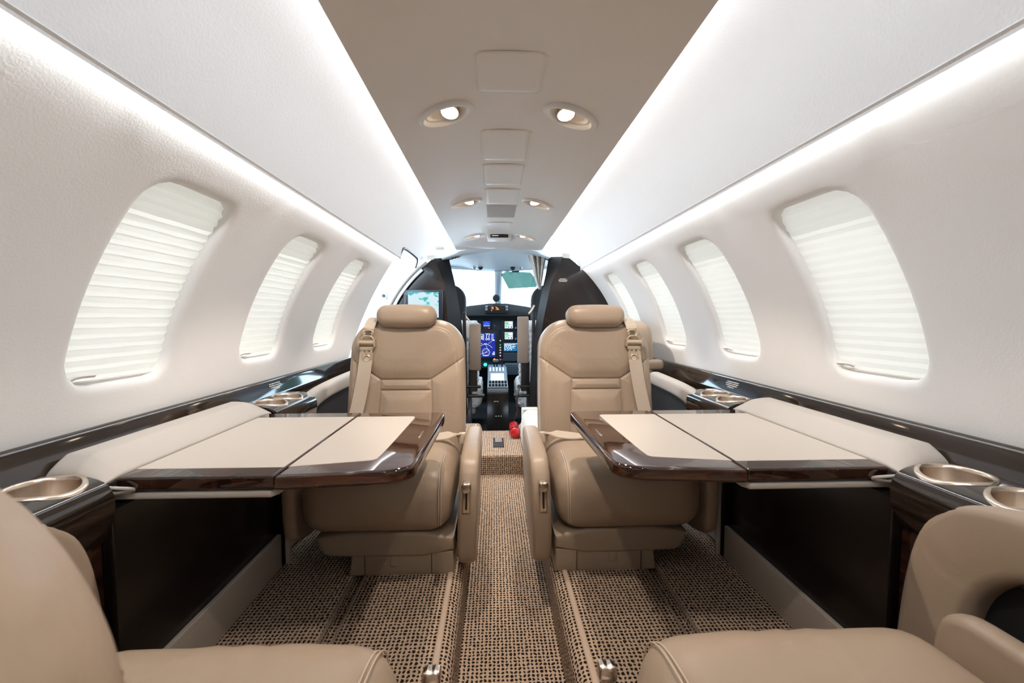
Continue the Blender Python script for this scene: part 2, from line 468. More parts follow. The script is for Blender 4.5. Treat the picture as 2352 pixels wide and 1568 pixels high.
def print_rows(g, o, u, v, n, rows, h=.0022, gap=.0036):
    """rows of tiny illegible lettering as short flat marks; o origin, u along the line, v down, n off the surface."""
    o, u, v, n = map(Vector, (o, u, v, n)); rr = random.Random(3)
    for i, w in enumerate(rows):
        x = -w / 2
        while x < w / 2:
            l = rr.choice((.0016, .002, .0026)); a = o + u * x + v * (i * gap) + n * .0004
            b = a + u * l
            g.add([a, b, b + v * h, a + v * h], [(0, 1, 2, 3)])
            x += l + rr.choice((.0007, .0007, .0018))

def dup(root, loc, rotz, label, group=None):
    r = root.copy(); COL.objects.link(r); r.location = loc; r.rotation_euler = (0, 0, rotz); r['label'] = label
    if group: r['group'] = group
    for ch in list(root.children):
        c = ch.copy(); COL.objects.link(c); c.parent = r
        for gch in ch.children:
            d = gch.copy(); COL.objects.link(d); d.parent = c
    return r

# ------------------------------------------------------------------ fuselage section
R0, ZC = 0.766, 0.697
def circ(th, r=R0): return (r * math.cos(th), ZC + r * math.sin(th))
TH_LEDGE = math.asin((.762 - ZC) / R0)
TH_LED = math.asin((1.265 - ZC) / R0)
TH_CEIL = math.acos(.283 / R0)
AFT, FWD = -1.25, 2.72
S0, S1 = R0 * TH_LEDGE, R0 * (TH_LED + .009)
WIN_Y = {-1: [.868, 1.366, 1.863], 1: [.868, 1.366, 1.863, 2.36]}
WH, WS, WR = .1165, .200, .052            # window half length, half height (arc), corner radius
WSC = R0 * math.asin((1.024 - ZC) / R0)

def wall_pt(y, a, d, s):                 # a = arc, d = outward depth
    th = a / R0; r = R0 + d
    return (s * r * math.cos(th), y, ZC + r * math.sin(th))

def sdf_win(y, a):
    qx, qy = abs(y) - (WH - WR), abs(a) - (WS - WR)
    return math.hypot(max(qx, 0), max(qy, 0)) + min(max(qx, qy), 0) - WR

def ray_sdf(dy, da, target):
    lo, hi = 0.0, 1.0
    while sdf_win(dy * hi, da * hi) < target and hi < 50: hi *= 2
    for _ in range(30):
        mid = (lo + hi) / 2
        if sdf_win(dy * mid, da * mid) < target: lo = mid
        else: hi = mid
    return hi

RINGS = [(-.003, .040), (-.003, .016), (-.002, .010), (.001, .0060), (.005, .0028), (.010, .0010), (.017, .0002), (.030, 0.0)]

def build_wall(name, s, ycells, y_end_fn, y_fwd):
    V = []; F = []
    na, ny = 26, 12
    arcs = lin(S0, S1, na)
    def quad(q): F.append(q if s < 0 else q[::-1])
    def grid(y0, y1, n, fn=None):
        st = len(V)
        for j in range(n + 1):
            for a in arcs:
                y = y0 + (y1 - y0) * j / n; d = 0
                if fn: y, d = fn(y, a, j / n)
                V.append(wall_pt(y, a, d, s))
        for j in range(n):
            for i in range(na):
                p = st + j * (na + 1) + i; quad((p, p + 1, p + na + 2, p + na + 1))
    half = .2485
    bounds = [ycells[0] - half] + [(a + b) / 2 for a, b in zip(ycells[:-1], ycells[1:])] + [ycells[-1] + half]
    y_first = bounds[0]
    grid(AFT, y_first, 6)
    for ci, yc in enumerate(ycells):
        y0, y1 = bounds[ci], bounds[ci + 1]
        ysn = lin(y0, y1, ny)
        border = [(y, S0) for y in ysn[:-1]] + [(y1, a) for a in arcs[:-1]] + [(y, S1) for y in ysn[::-1][:-1]] + [(y0, a) for a in arcs[::-1][:-1]]
        n = len(border); st = len(V)
        for (off, dep) in RINGS:
            for (y, a) in border:
                dy, da = y - yc, a - WSC
                k = ray_sdf(dy, da, off); V.append(wall_pt(yc + dy * k, WSC + da * k, dep, s))
        for t in (.45, 1.0):
            for (y, a) in border:
                dy, da = y - yc, a - WSC
                k0 = ray_sdf(dy, da, .030); k = k0 + (1 - k0) * t
                V.append(wall_pt(yc + dy * k, WSC + da * k, 0, s))
        for r in range(len(RINGS) + 1):
            for i in range(n):
                j = (i + 1) % n; quad((st + r * n + j, st + r * n + i, st + (r + 1) * n + i, st + (r + 1) * n + j))
        last = y1
    if y_end_fn: grid(last, y_fwd, 12, y_end_fn)
    else: grid(last, y_fwd, 3)
    # lower wall behind the rail down to the floor
    st = len(V)
    low = [math.asin((z - ZC) / R0) for z in lin(.24, .762, 8)]
    ys = (AFT, y_fwd)
    for y in ys:
        for th in low:
            x, z = circ(th, R0 + .004); V.append((s * x, y, z))
    for i in range(8): quad((st + i, st + i + 1, st + 9 + i + 1, st + 9 + i))
    bmx = bmesh.new()
    o = mesh(name, V, F, M['wall'], angle=50)
    bmx.from_mesh(o.data); bmesh.ops.remove_doubles(bmx, verts=bmx.verts, dist=2e-5); bmesh.ops.recalc_face_normals(bmx, faces=bmx.faces); bmx.to_mesh(o.data); bmx.free()
    o.data.polygons.foreach_set('use_smooth', [True] * len(o.data.polygons))
    return tag(o, None, None, None, 'structure')

def left_end(y, a, t):                    # the forward edge of the left panel rolls outward into the door way
    th = a / R0; k = (th - TH_LEDGE) / (TH_LED - TH_LEDGE)
    yend = 2.235 + .13 * math.sin(PI * min(1, max(0, k * 1.05))) ** .8
    y0 = last_left; yy = y0 + (yend - y0) * min(1.0, t / .75)
    d = 0
    if t > .55:
        q = (t - .55) / .45; d = .055 * q * q; yy = y0 + (yend - y0) * (.733 + .267 * math.sin(q * PI / 2))
    return yy, d
last_left = 1.863 + .2485
build_wall('wall_left', -1, WIN_Y[-1], left_end, 2.25)
build_wall('wall_right', 1, WIN_Y[1], None, FWD + .02)

# windows: pleated shades in the openings
WNAMES = iter(range(1, 20))
for s in (-1, 1):
    for yc in WIN_Y[s]:
        k = next(WNAMES)
        w = thing('window_%d' % k, None, None, wall_pt(yc, WSC, .04, s), kind='structure')
        npl = 21; amp = .0045 if s < 0 else .0020
        V = []; F = []
        a0, a1 = WSC - WS - .002, WSC + WS + .004
        n2 = npl * 2
        cols = 7
        for i in range(n2 + 1):
            a = a0 + (a1 - a0) * i / n2
            for j in range(cols):
                y = yc - WH + .001 + (2 * WH - .002) * j / (cols - 1)
                wob = .0006 * math.sin(i * 1.7 + j * 2.1)
                V.append(wall_pt(y, a + wob, .0185 + (amp if i % 2 else 0), s))
        for i in range(n2):
            for j in range(cols - 1):
                p = i * cols + j; F.append((p, p + 1, p + cols + 1, p + cols))
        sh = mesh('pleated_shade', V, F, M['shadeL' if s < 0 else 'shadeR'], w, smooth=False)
        sh.data.materials.append(M['shadeL_dim' if s < 0 else 'shadeR_dim'])      # dimmer cloth paints in backlight striping on alternate folds and the top rows
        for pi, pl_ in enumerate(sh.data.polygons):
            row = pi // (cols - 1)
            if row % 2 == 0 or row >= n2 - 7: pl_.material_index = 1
        # shade rail at the foot with its pull tab
        g = G()
        def P(y, a, d): return wall_pt(y, a, d, s)
        ty = yc - .085 if s < 0 else yc + .07
        g.tube([P(yc - WH + .02, WSC - WS + .008, .017), P(yc + WH - .02, WSC - WS + .008, .017)], .003, 8)
        g.build('shade_rail', M['tab'], w)
        g = G()
        g.tube(smooth_path([P(ty - .006, WSC - WS + .016, .016), P(ty, WSC - WS + .022, .010), P(ty + .026, WSC - WS + .022, .006)]), .0055, 10, flat=.7)
        g.build('pull_tab', M['tab'], w)

# ------------------------------------------------------------------ ceiling, upper panels, light strips
ys_c = lin(AFT, 2.70, 10)
th_list = lin(TH_CEIL, PI - TH_CEIL, 40)
CE = G()
prof_in = [circ(t) for t in th_list]; prof_out = [(x * 1.03, z + .05) for x, z in prof_in]
def drop(y):                             # the headliner dips towards its forward lip
    t = max(0.0, (y - 2.62) / .30); return .045 * t * t * (3 - 2 * t) if t < 1 else .045
ys_all = ys_c + lin(2.70, 2.92, 8)[1:]
V = []; n = len(prof_in)
for y in ys_all:
    for x, z in prof_in: V.append((x, y, z - drop(y) * max(0, 1 - (x / .30) ** 2)))
    for x, z in reversed(prof_out): V.append((x, y, z))
F = []; nn = 2 * n
for j in range(len(ys_all) - 1):
    for i in range(nn): F.append((j * nn + i, j * nn + (i + 1) % nn, (j + 1) * nn + (i + 1) % nn, (j + 1) * nn + i))
F.append(tuple(range(nn))[::-1]); F.append(tuple((len(ys_all) - 1) * nn + i for i in range(nn)))
ceil = mesh('ceiling', V, F, M['head'], angle=35); ceil['kind'] = 'structure'
LAMPS = [(sx * .150, y) for y in (1.072, 1.878, 2.63) for sx in (-1, 1)]
def ceil_z(x): return ZC + math.sqrt(R0 * R0 - x * x)
def lamp_frame(x, y):                    # local frame on the curved headliner: long axis yawed outboard-aft
    s = 1 if x > 0 else -1
    nrm = Vector((x, 0, ceil_z(x) - ZC)).normalized()
    u = Vector((math.cos(math.radians(24)), s * -math.sin(math.radians(-24)), 0)); u = Vector((math.cos(math.radians(22)), s * math.sin(math.radians(22)) * 1.0, 0))
    u = (u - nrm * u.dot(nrm)).normalized(); v = nrm.cross(u)
    return Vector((x, y, ceil_z(x))), u, v, nrm
def lamp_ring(x, y, a, b, h, n=32):
    c, u, v, nr = lamp_frame(x, y)
    return [c + u * (a * math.cos(2 * PI * k / n)) + v * (b * math.sin(2 * PI * k / n)) + nr * h for k in range(n)]
for x, y in LAMPS:
    r0, r1 = lamp_ring(x, y, .049, .029, -.02), lamp_ring(x, y, .049, .029, .046)
    n = len(r0)
    boolean_cut(ceil, r0 + r1, [tuple(range(n))[::-1], tuple(n + i for i in range(n))] + [(i, (i + 1) % n, n + (i + 1) % n, n + i) for i in range(n)])

# headliner access panels (parts of the ceiling)
for i, (y0, y1, m_) in enumerate([(.850, .995, 'head'), (1.192, 1.416, 'head'), (1.452, 1.672, 'head'), (1.722, 1.948, 'head'), (1.966, 2.198, 'head2'), (2.318, 2.463, 'head')]):
    out = rrect(-.067, .065, y0, y1, .014 if i < 2 else .009)
    v, f = prism(out, 'Z', -.0015, .003, .0014, 2, puff=1e-6)
    v = [(x, y, ceil_z(x) + z) for x, y, z in v]
    p = mesh('access_panel', v, f, M[m_], ceil, smooth=True)
    if m_ == 'head2': p['label'] = 'taupe speaker cloth panel in headliner'
    # groove around the panel: thin bead proud of the headliner
    ring = [(x * 1.045, y0 + (y - y0) * 1.0, 0) for x, y in rrect(-.0685, .0665, y0 - .0018, y1 + .0018, .014 if i < 2 else .009)]
    v, f = tube([(x, y, ceil_z(x) + .0002) for x, y, _ in ring], .0016, 6, closed=True)
    mesh('panel_bead', v, f, M['head'], p, smooth=True)

# upper side panels between the two light strips
for s, nm in ((-1, 'trim_1'), (1, 'trim_2')):
    pa, pc, pb = np.array(circ(TH_LED - .0005, R0 - .0135)), np.array((.492, 1.432)), np.array((.318, 1.474))
    pr = [tuple(pa * (1 - q) ** 2 + pc * 2 * q * (1 - q) + pb * q * q) for q in lin(0, 1, 20)]
    pr = [circ(TH_LED + .010, R0 + .024), circ(TH_LED + .010, R0 - .010), circ(TH_LED + .0005, R0 - .0105), circ(TH_LED - .0008, R0 - .012)] + pr + [(.300, 1.476), (.2905, 1.470)]
    yend = 2.235 if s < 0 else 2.75
    v, f, u = sweepY(pr, lin(AFT, yend, 12), s=s)
    if s < 0:                             # higher lower edge over the entrance door
        p2 = [(pr[8][0] + .05, pr[8][1] - .0)] + pr[8:]
        v2, f2, u2 = sweepY(p2, lin(yend, 2.88, 4), s=s); n0 = len(v); v = v + v2; f = f + [tuple(q + n0 for q in g_) for g_ in f2]
    if s > 0: f = [q[::-1] for q in f]
    f = [q[::-1] for q in f] if s < 0 else f
    o = mesh(nm, v, f, M['upper'], angle=35); o['kind'] = 'structure'
# light strips
for s, side in ((-1, 'left'), (1, 'right')):
    pr = [(.2858, 1.4155), (.2885, 1.436)]
    v, f, u = sweepY(pr, [AFT, 2.86 if s < 0 else 2.9], s=s)
    o = mesh('ceiling_light_strip', v, f, M['led'], smooth=False)
    tag(o, 'glowing white cove light strip along the %s edge of the beige headliner' % side, 'light', 'cove light strips')
    pr = [circ(TH_LED + .0085, R0 - .0075), circ(TH_LED + .0085, R0 - .002)]
    y1 = 2.215 if s < 0 else 2.70
    v, f, u = sweepY(pr, [AFT, y1], s=s)
    o = mesh('side_light_strip', v, f, M['led2'], smooth=False)
    tag(o, 'thin white light strip above the windows of the %s cabin wall' % side, 'light', 'thin strips above the windows')
    # closing channel behind the strip
    pr = [circ(TH_LED + .02, R0 + .02), circ(TH_LED - .02, R0 + .02)]
    v, f, u = sweepY(pr, [AFT, y1 + .03], s=s)
    o = mesh('trim_%d' % (3 if s < 0 else 4), v, f, M['white']); o['kind'] = 'structure'
# aft end of the cabin, behind the camera
th = lin(-.65, PI + .65, 40)
v = [(R0 * 1.03 * math.cos(t), AFT, ZC + R0 * 1.03 * math.sin(t)) for t in th]
o = mesh('wall_back', v, [tuple(range(len(v)))], M['wall']); o['kind'] = 'structure'

# downlights
for i, (x, y) in enumerate(LAMPS):
    row = ('nearest', 'middle', 'farthest')[i // 2]; side = 'left' if x < 0 else 'right'
    c, u_, v_, nr = lamp_frame(x, y)
    t = thing('reading_light', '%s reading light of the %s ceiling row, oval bezel with warm lamp' % (row, side), 'light', c, 'oval reading lights in the headliner')
    n = 40
    prof = [(1.0, .0005), (.995, -.006), (.93, -.0105), (.84, -.0105), (.765, -.006), (.745, .001)]
    V = []; F = []
    for (k, h) in prof: V += lamp_ring(x, y, .071 * k, .050 * k * (1 if k > .9 else .94), h, n)
    for r in range(len(prof) - 1):
        for q in range(n): F.append((r * n + q, r * n + (q + 1) % n, (r + 1) * n + (q + 1) % n, (r + 1) * n + q))
    mesh('bezel', V, F, M['bezelw'], t)
    V = lamp_ring(x, y, .0485, .0285, .001, n) + lamp_ring(x, y, .044, .0265, .018, n) + lamp_ring(x, y, .034, .022, .040, n)
    F = [(r * n + q, r * n + (q + 1) % n, (r + 1) * n + (q + 1) % n, (r + 1) * n + q) for r in range(2) for q in range(n)] + [tuple(2 * n + q for q in range(n))]
    mesh('reflector', V, F, M['bezelw'], t)
    lx = 1 if x > 0 else -1                # the lens sits inboard in the cup, tilted towards the cabin
    cc = c + nr * .004 + Vector((-lx * .010, .007, 0))
    lu = Vector((1, 0, 0)); ln_ = Vector((lx * .10, -.30, -1)).normalized(); lu = (lu - ln_ * lu.dot(ln_)).normalized(); lw = ln_.cross(lu)
    V = [cc + lu * (.0205 * math.cos(2 * PI * k / 28)) + lw * (.0205 * math.sin(2 * PI * k / 28)) for k in range(28)]
    top = [q - ln_ * .022 for q in V]; rim = [cc + (q - cc) * 1.14 + ln_ * .0005 for q in V]
    mesh('lamp_housing', V + top + rim, [(q, (q + 1) % 28, 28 + (q + 1) % 28, 28 + q) for q in range(28)] + [(q, (q + 1) % 28, 56 + (q + 1) % 28, 56 + q) for q in range(28)], M['chrome'], t)
    mesh('lamp_lens', [q + ln_ * .0008 for q in V], [tuple(range(28))], M['lamp'], t, smooth=False)
    if i >= 2:                            # eyeball air outlet beside the lamp
        g = G(); e = c + nr * .006 - Vector((0, .018, 0))
        g.lathe([(.0, .012), (.008, .010), (.0115, .003), (.0105, -.004), (.006, -.006), (.0, -.004)], e, 'Z', 16)
        g.build('air_outlet', M['grey'], t)
for (x, y) in LAMPS + [(-.150, .27), (.150, .27), (-.15, -.45), (.15, -.45)]:
    l = bpy.data.lights.new('reading_spot', 'SPOT'); l.energy = SPOT_W * (1.0 if y > .5 else .5); l.color = (1.0, .87, .74)
    l.spot_size = math.radians(92); l.spot_blend = .3; l.shadow_soft_size = .012
    o = bpy.data.objects.new('reading_spot', l); COL.objects.link(o)
    c, u_, v_, nr = lamp_frame(x, y)
    o.location = c - nr * .008
    aim = Vector((.12 * (1 if x > 0 else -1), .12, -1))
    o.rotation_euler = aim.to_track_quat('-Z', 'Y').to_euler()

# ceiling display box near the front
t = thing('ceiling_display', 'small dark display with white characters in headliner near cockpit', 'display', (0, 2.69, ceil_z(0)))
g = G(); g.box(-.075, .068, 2.62, 2.745, ceil_z(0) - .030, ceil_z(0) + .004, .006); g.build('housing', M['bezelw'], t)
g = G(); g.box(-.056, .050, 2.612, 2.623, ceil_z(0) - .0255, ceil_z(0) - .006, .002); g.build('screen', M['black'], t)
g = G()
for q in range(7): g.box(-.046 + q * .0055, -.0425 + q * .0055, 2.6105, 2.6125, ceil_z(0) - .018, ceil_z(0) - .0135)
g.build('characters', M['scr_white'], t)

# ------------------------------------------------------------------ floor
AISLE, RZ = .134, .292
AZ = .200
ys = lin(AFT, 2.09, 4)
v, f, u = sweepY([(-.125, AZ), (.125, AZ)], ys); o = mesh('floor', v, f, M['carpet'], uv=u, smooth=False); o['kind'] = 'structure'
for s, side in ((-1, 'left'), (1, 'right')):
    pr = [(.1125, AZ - .002), (.113, AZ + .012), (.1165, .250)] + [(.1165 + .026 * (1 - math.cos(a)), .262 + (RZ - .262) * math.sin(a)) for a in lin(0, PI / 2, 6)] + [(.366, RZ)]
    pr2 = [(.366, RZ), (.370, RZ - .004), (.371, RZ - .018), (.397, RZ - .018)]
    pr3 = [(.397, RZ - .018), (.398, RZ - .006), (.402, RZ - .002), (.70, RZ - .002)]
    P = pr + pr2[1:] + pr3[1:]
    v, f, u = sweepY(P, lin(AFT, 2.74, 4), s=s)
    f = [q[::-1] for q in f]
    o = mesh('floor_%s' % side, v, f, M['carpet'], uv=u, angle=60); o['kind'] = 'structure'
    # bound carpet edges
    for name, x, z, r in (('carpet_binding', .150, RZ + .001, .0070), ('carpet_binding', .369, RZ - .001, .004), ('carpet_binding', .400, RZ - .003, .004)):
        g = G(); g.tube([(s * x, AFT, z), (s * x, .7, z), (s * x, 2.70, z)], r, 8, flat=.55); g.build(name, M['trim' if x < .2 else 'trim2'], o)
# step up to the cockpit
YS, YE = 2.08, 2.55
V = [(-.125, YS, AZ - .003), (.125, YS, AZ - .003), (.125, YS, RZ - .006), (-.125, YS, RZ - .006), (-.15, YS + .006, RZ + .001), (.15, YS + .006, RZ + .001), (.15, YE, RZ + .001), (-.15, YE, RZ + .001), (-.15, YE, .1), (.15, YE, .1)]
U = [(-.125, 0), (.125, 0), (.125, .09), (-.125, .09), (-.15, .10), (.15, .10), (.15, .56), (-.15, .56), (-.15, .70), (.15, .70)]
o = mesh('floor_step', V, [(0, 1, 2, 3), (3, 2, 5, 4), (4, 5, 6, 7), (7, 6, 9, 8)], M['carpet'], uv=U, smooth=False); o['kind'] = 'structure'
o = mesh('floor_cockpit', [(-.62, 2.5, .134), (.62, 2.5, .134), (.62, 4.3, .134), (-.62, 4.3, .134)], [(0, 1, 2, 3)], M['blackm'], smooth=False); o['kind'] = 'structure'
t = thing('floor_latch', 'black recessed latch plate in the carpet step before the cockpit', 'latch', (-.012, 2.30, RZ))
g = G(); g.box(-.041, .016, 2.215, 2.385, RZ + .001, RZ + .005, .002); g.build('plate', M['blackm'], t)
g = G(); g.box(-.031, .006, 2.29, 2.375, RZ + .005, RZ + .009, .0015); g.build('flap', M['taupe'], t)

# ------------------------------------------------------------------ rails, consoles, cabinets
def roll_warp(x, y, z):                  # the roll sinks to the level of the consoles at both ends
    k = .42 + .58 * min(1, max(0, (y - .676) / .03)) ** .6 if y < .8 else .5 + .5 * min(1, max(0, (1.178 - y) / .05)) ** .6
    return (x, y, .702 + (z - .702) * k)
def deck_z(x):                           # glossy console top rolling down at its inboard edge
    t = max(0.0, (.668 - x) / .056)
    return .7215 - .030 * (1 - math.sqrt(max(0.0, 1 - min(1, t) ** 2)))
for s, side in ((-1, 'left'), (1, 'right')):
    y1 = 2.20 if s < 0 else FWD
    pr = [(.756, .700), (.752, .764), (.745, .769), (.738, .766), (.733, .757), (.719, .727), (.715, .718), (.716, .700)]
    pr = smooth_path(pr, 1)
    v, f, u = sweepY(pr, lin(AFT, y1, 2), closed=True, cap=True, s=s)
    o = mesh('trim_%d' % (5 if s < 0 else 6), v, f, M['rail'], angle=50); o['kind'] = 'structure'
    # placard on the rail
    g = G(); yp = 1.40 if s < 0 else 1.36
    dz = Vector((.733 - .719, 0, .757 - .727)).normalized(); nn = Vector((-dz.z, 0, dz.x))
    print_rows(g, (s * (.7325 - .0005), yp, .755), (0, -s, 0), (-s * dz.x, 0, -dz.z), (s * nn.x, 0, nn.z), [.066, .072, .062, .034], h=.0030, gap=.0060)
    g.build('placard_print', M['print'], o)

    # cup consoles (near and far)
    for near in (True, False):
        ya, yb = (.46, .672) if near else (1.184, 1.43)
        where = ('beside the near %s seat' if near else 'beyond the %s table') % side
        t = thing('cup_console', 'glossy black console with two steel cup holders %s' % where, 'console', (s * .665, (ya + yb) / 2, .60), 'glossy cup consoles')
        xs = lin(.612, .717, 14)
        top = [(x, deck_z(x)) for x in xs]
        pr = [(.717, .62), (.630, .62), (.614, .655), (.611, .680)] + top
        v, f, u = sweepY(pr, lin(ya, yb, 2), closed=True, cap=True, s=s)
        top_o = mesh('console_top', v, f, M['rail'], t, angle=40)
        cups = ((.628, .0), (.528, .0)) if near else ((1.252, .0), (1.352, .0))
        for (cy, _) in cups:
            cx = .672; rr = .0415; n = 32
            cv = []; 
            for h in (.60, .80):
                for k in range(n): cv.append((s * cx + rr * math.cos(2 * PI * k / n) - s * .665, cy + rr * math.sin(2 * PI * k / n) - (ya + yb) / 2, h - .60))
            boolean_cut(top_o, cv, [tuple(range(n))[::-1], tuple(n + k for k in range(n))] + [(k, (k + 1) % n, n + (k + 1) % n, n + k) for k in range(n)])
            rings = [(.0478, -.0015), (.0468, .0020), (.0435, .0032), (.0405, .0018), (.0398, -.004), (.0385, -.055), (.030, -.060)]
            V = []; F = []
            for (r, h) in rings:
                for k in range(n):
                    X = cx + r * math.cos(2 * PI * k / n); Y = cy + r * math.sin(2 * PI * k / n)
                    z = deck_z(X) + h if h > -.02 else .7215 + h
                    V.append((s * X, Y, z))
            for q in range(len(rings) - 1):
                for k in range(n):
                    c4 = (q * n + k, q * n + (k + 1) % n, (q + 1) * n + (k + 1) % n, (q + 1) * n + k); F.append(c4 if s > 0 else c4[::-1])
            F.append(tuple((len(rings) - 1) * n + k for k in range(n)))
            mesh('cup_holder', V, F, M['steel'], t, angle=60)
        # dark wood face under the console
        g = G(); x0, x1 = sorted((s * .634, s * .642)); g.box(x0, x1, (.61 if near else ya + .001), (yb - .001 if near else 1.30), RZ - .001, .622)
        g.build('console_face', M['wood'], t, smooth=False)

    # upholstered roll beside the table
    t = thing('sidewall_roll', 'long grey beige padded roll between %s table and black rail' % side, 'padding', (s * .67, .92, .70), 'padded rolls beside the tables')
    pr = [(.718, .700), (.7175, .736), (.710, .7465), (.698, .7475), (.682, .7465), (.672, .7455), (.668, .7435), (.662, .7385), (.645, .7255), (.635, .7165), (.630, .710), (.634, .702)]
    pr = smooth_path(pr, 2)
    v, f, u = sweepY(pr, [.676, .679, .683, .688, .695, .701, .706, .72] + lin(.80, 1.10, 3) + [1.128, 1.142, 1.155, 1.166, 1.173, 1.178], closed=True, cap=True, s=s,
                     warp=roll_warp)
    mesh('roll_pad', v, f, M['pad'], t, angle=60)

    # table cabinet: black panel, kick plate, end trim
    t = thing('table_cabinet', 'black side cabinet with grey kick plate under the %s table' % side, 'cabinet', (s * .63, .92, RZ), 'table cabinets')
    g = G(); x0, x1 = sorted((s * .616, s * .643)); g.box(x0, x1, .672, 1.166, RZ - .001, .669, .003); g.build('side_panel', M['panel'], t)
    g = G(); x0, x1 = sorted((s * .605, s * .6165)); g.box(x0, x1, .674, 1.160, RZ - .001, .383, .0025); g.build('kick_plate', M['kick'], t)
    g = G(); x0, x1 = sorted((s * .590, s * .603)); g.box(x0, x1, 1.172, 1.182, RZ - .001, .670, .003); g.build('end_trim', M['pad'], t)
    g = G(); x0, x1 = sorted((s * .603, s * .643)); g.box(x0, x1, 1.1675, 1.180, RZ - .001, .668, .002); g.build('end_panel', M['panel'], t)

    # table: fixed leaf, folding leaf, leather inlays, tray lip
    t = thing('folding_table', '%s' % ('left cabin table, dark walnut with pale leather inlay beside aisle' if s < 0 else 'right cabin table, dark walnut with pale leather inlay beside aisle'), 'table', (s * .40, .93, .682), 'fold-out cabin tables')
    ZT = .710
    def sx(poly): return [(s * x, y) for x, y in poly]
    leaf = sx(rrect(.3855, .629, .694, 1.156, .004, 3))
    g = G(); g.prism(leaf, 'Z', ZT - .022, ZT, .004, 3); g.build('fixed_leaf', M['wood'], t, angle=50)
    pts = [(.3835, .692), (.215, .709), (.192, .716), (.175, .730), (.169, .750), (.166, .90), (.163, 1.10), (.164, 1.135), (.170, 1.150), (.185, 1.156), (.3835, 1.156)]
    pts2 = [pts[0]] + smooth_path(pts[1:-1], 2) + [pts[-1]]
    g = G(); g.prism(sx(pts2), 'Z', ZT - .025, ZT, .0065, 4); g.build('folding_leaf', M['woodx'], t, angle=50)
    inl = sx(rrect(.388, .627, .733, 1.105, .002, 2)); g = G(); g.prism(inl, 'Z', ZT - .002, ZT + .0006, .0004, 1); g.build('leather_inlay', M['inlay'], t)
    p = [(.381, .735), (.262, .760), (.248, .764), (.241, .775), (.234, 1.09), (.236, 1.100), (.243, 1.105), (.381, 1.105)]
    p = [p[0]] + smooth_path(p[1:-1], 2) + [p[-1]]
    g = G(); g.prism(sx(p), 'Z', ZT - .002, ZT + .0006, .0004, 1); g.build('leather_inlay', M['inlay'], t)
    g = G(); g.box(*sorted((s * .1905, s * .1945)), .905, .962, ZT - .001, ZT + .0009, .0008); g.build('release_latch', M['chrome'], t)
    g = G(); g.prism(sx([(.392, .697), (.384, .712), (.384, 1.14), (.645, 1.14), (.645, .697)]), 'Z', .6725, .6845, .004, 3); g.build('tray_lip', M['pad'], t)
    g = G(); g.box(*sorted((s * .395, s * .64)), .703, 1.14, .684, .6895); g.build('slide_recess', M['black'], t)
    g = G(); g.tube(smooth_path([(s * .628, .678, .7005), (s * .618, .682, .698), (s * .598, .692, .693), (s * .606, .697, .687), (s * .64, .694, .683)], 2), .0028, 8); g.build('edge_piping', M['pad'], t)

    # padded arm rail along the wall by the seats, with the dark panel below
    for near in (True, False):
        yr = 1.83 if s > 0 else 1.98
        where = ('beside the near %s seat' if near else 'behind the %s table') % side
        t = thing('arm_rail', 'padded beige arch armrest over dark wall panel %s' % where, 'armrest', (s * .65, .45 if near else 1.6, .5), 'arched sidewall armrests')
        if near:
            out = [(.656, RZ), (.655, .46), (.648, .545), (.632, .63), (.600, .683), (.560, .7075), (.48, .722), (.30, .735), (.0, .735), (-.25, .735), (-.25, .665), (.0, .665), (.30, .664), (.42, .655), (.50, .632), (.538, .592), (.555, .54), (.562, .45), (.563, RZ)]
        else:
            out = [(1.192, RZ), (1.196, .46), (1.21, .58), (1.245, .662), (1.30, .690), (1.40, .715), (1.50, .728), (1.70, .735), (yr - .02, .738), (yr, .70), (yr - .02, .682), (1.70, .680), (1.55, .676), (1.44, .660), (1.385, .625), (1.355, .56), (1.345, .45), (1.343, RZ)]
        op = [out[0]] + smooth_path(out[1:-1], 2) + [out[-1]]
        P = np.array(op); D = inset_dirs(op if area2(op) > 0 else op[::-1]); 
        if area2(op) < 0: D = D[::-1]
        n = len(P); xf, xb = .609 if near else .618, .645
        V = []; F = []; k = 4; r = .016
        rings = [(P, xb)] + [(P + D * r * (1 - math.cos(PI / 2 * i / k)), xf + r * (1 - math.sin(PI / 2 * i / k))) for i in range(k + 1)]
        for Q, xx in rings:
            for y, z in Q: V.append((s * xx, y, z))
        for a in range(len(rings) - 1):
            for i in range(n): F.append((a * n + i, a * n + (i + 1) % n, (a + 1) * n + (i + 1) % n, (a + 1) * n + i))
        F.append(tuple((len(rings) - 1) * n + i for i in range(n)))
        o = mesh('arm_pad', V, F, M['seat'] if near else M['pad'], t, angle=60)
        bmx = bmesh.new(); bmx.from_mesh(o.data); bmesh.ops.triangulate(bmx, faces=[q for q in bmx.faces if len(q.verts) > 4]); bmesh.ops.recalc_face_normals(bmx, faces=bmx.faces); bmx.to_mesh(o.data); bmx.free()
        o.data.polygons.foreach_set('use_smooth', [True] * len(o.data.polygons)); o.data.set_sharp_from_angle(angle=math.radians(60))
        g = G(); x0, x1 = sorted((s * .640, s * .647)); g.box(x0, x1, *((-.3, .60) if near else (1.30, yr)), RZ - .001, .700); g.build('wall_panel', M['navy'], t, smooth=False)
        if not near:
            g = G(); g.box(*sorted((s * .6215, s * .624)), 1.372, 1.384, .655, .675, .001); g.build('tag', M['blue'], t)
            g = G(); g.tube([(s * .64, 1.40, .64), (s * .64, 1.425, .676)], .006, 8); g.build('hinge_bar', M['pad'], t)

# ------------------------------------------------------------------ cabin seats
def seat_mesh(name, v, f, m, parent, mir, **k):
    v = np.array(v, dtype=float)
    if mir < 0: v = v * np.array([-1, 1, 1]); f = [tuple(q)[::-1] for q in f]
    return mesh(name, v, f, m, parent, local=True, **k)

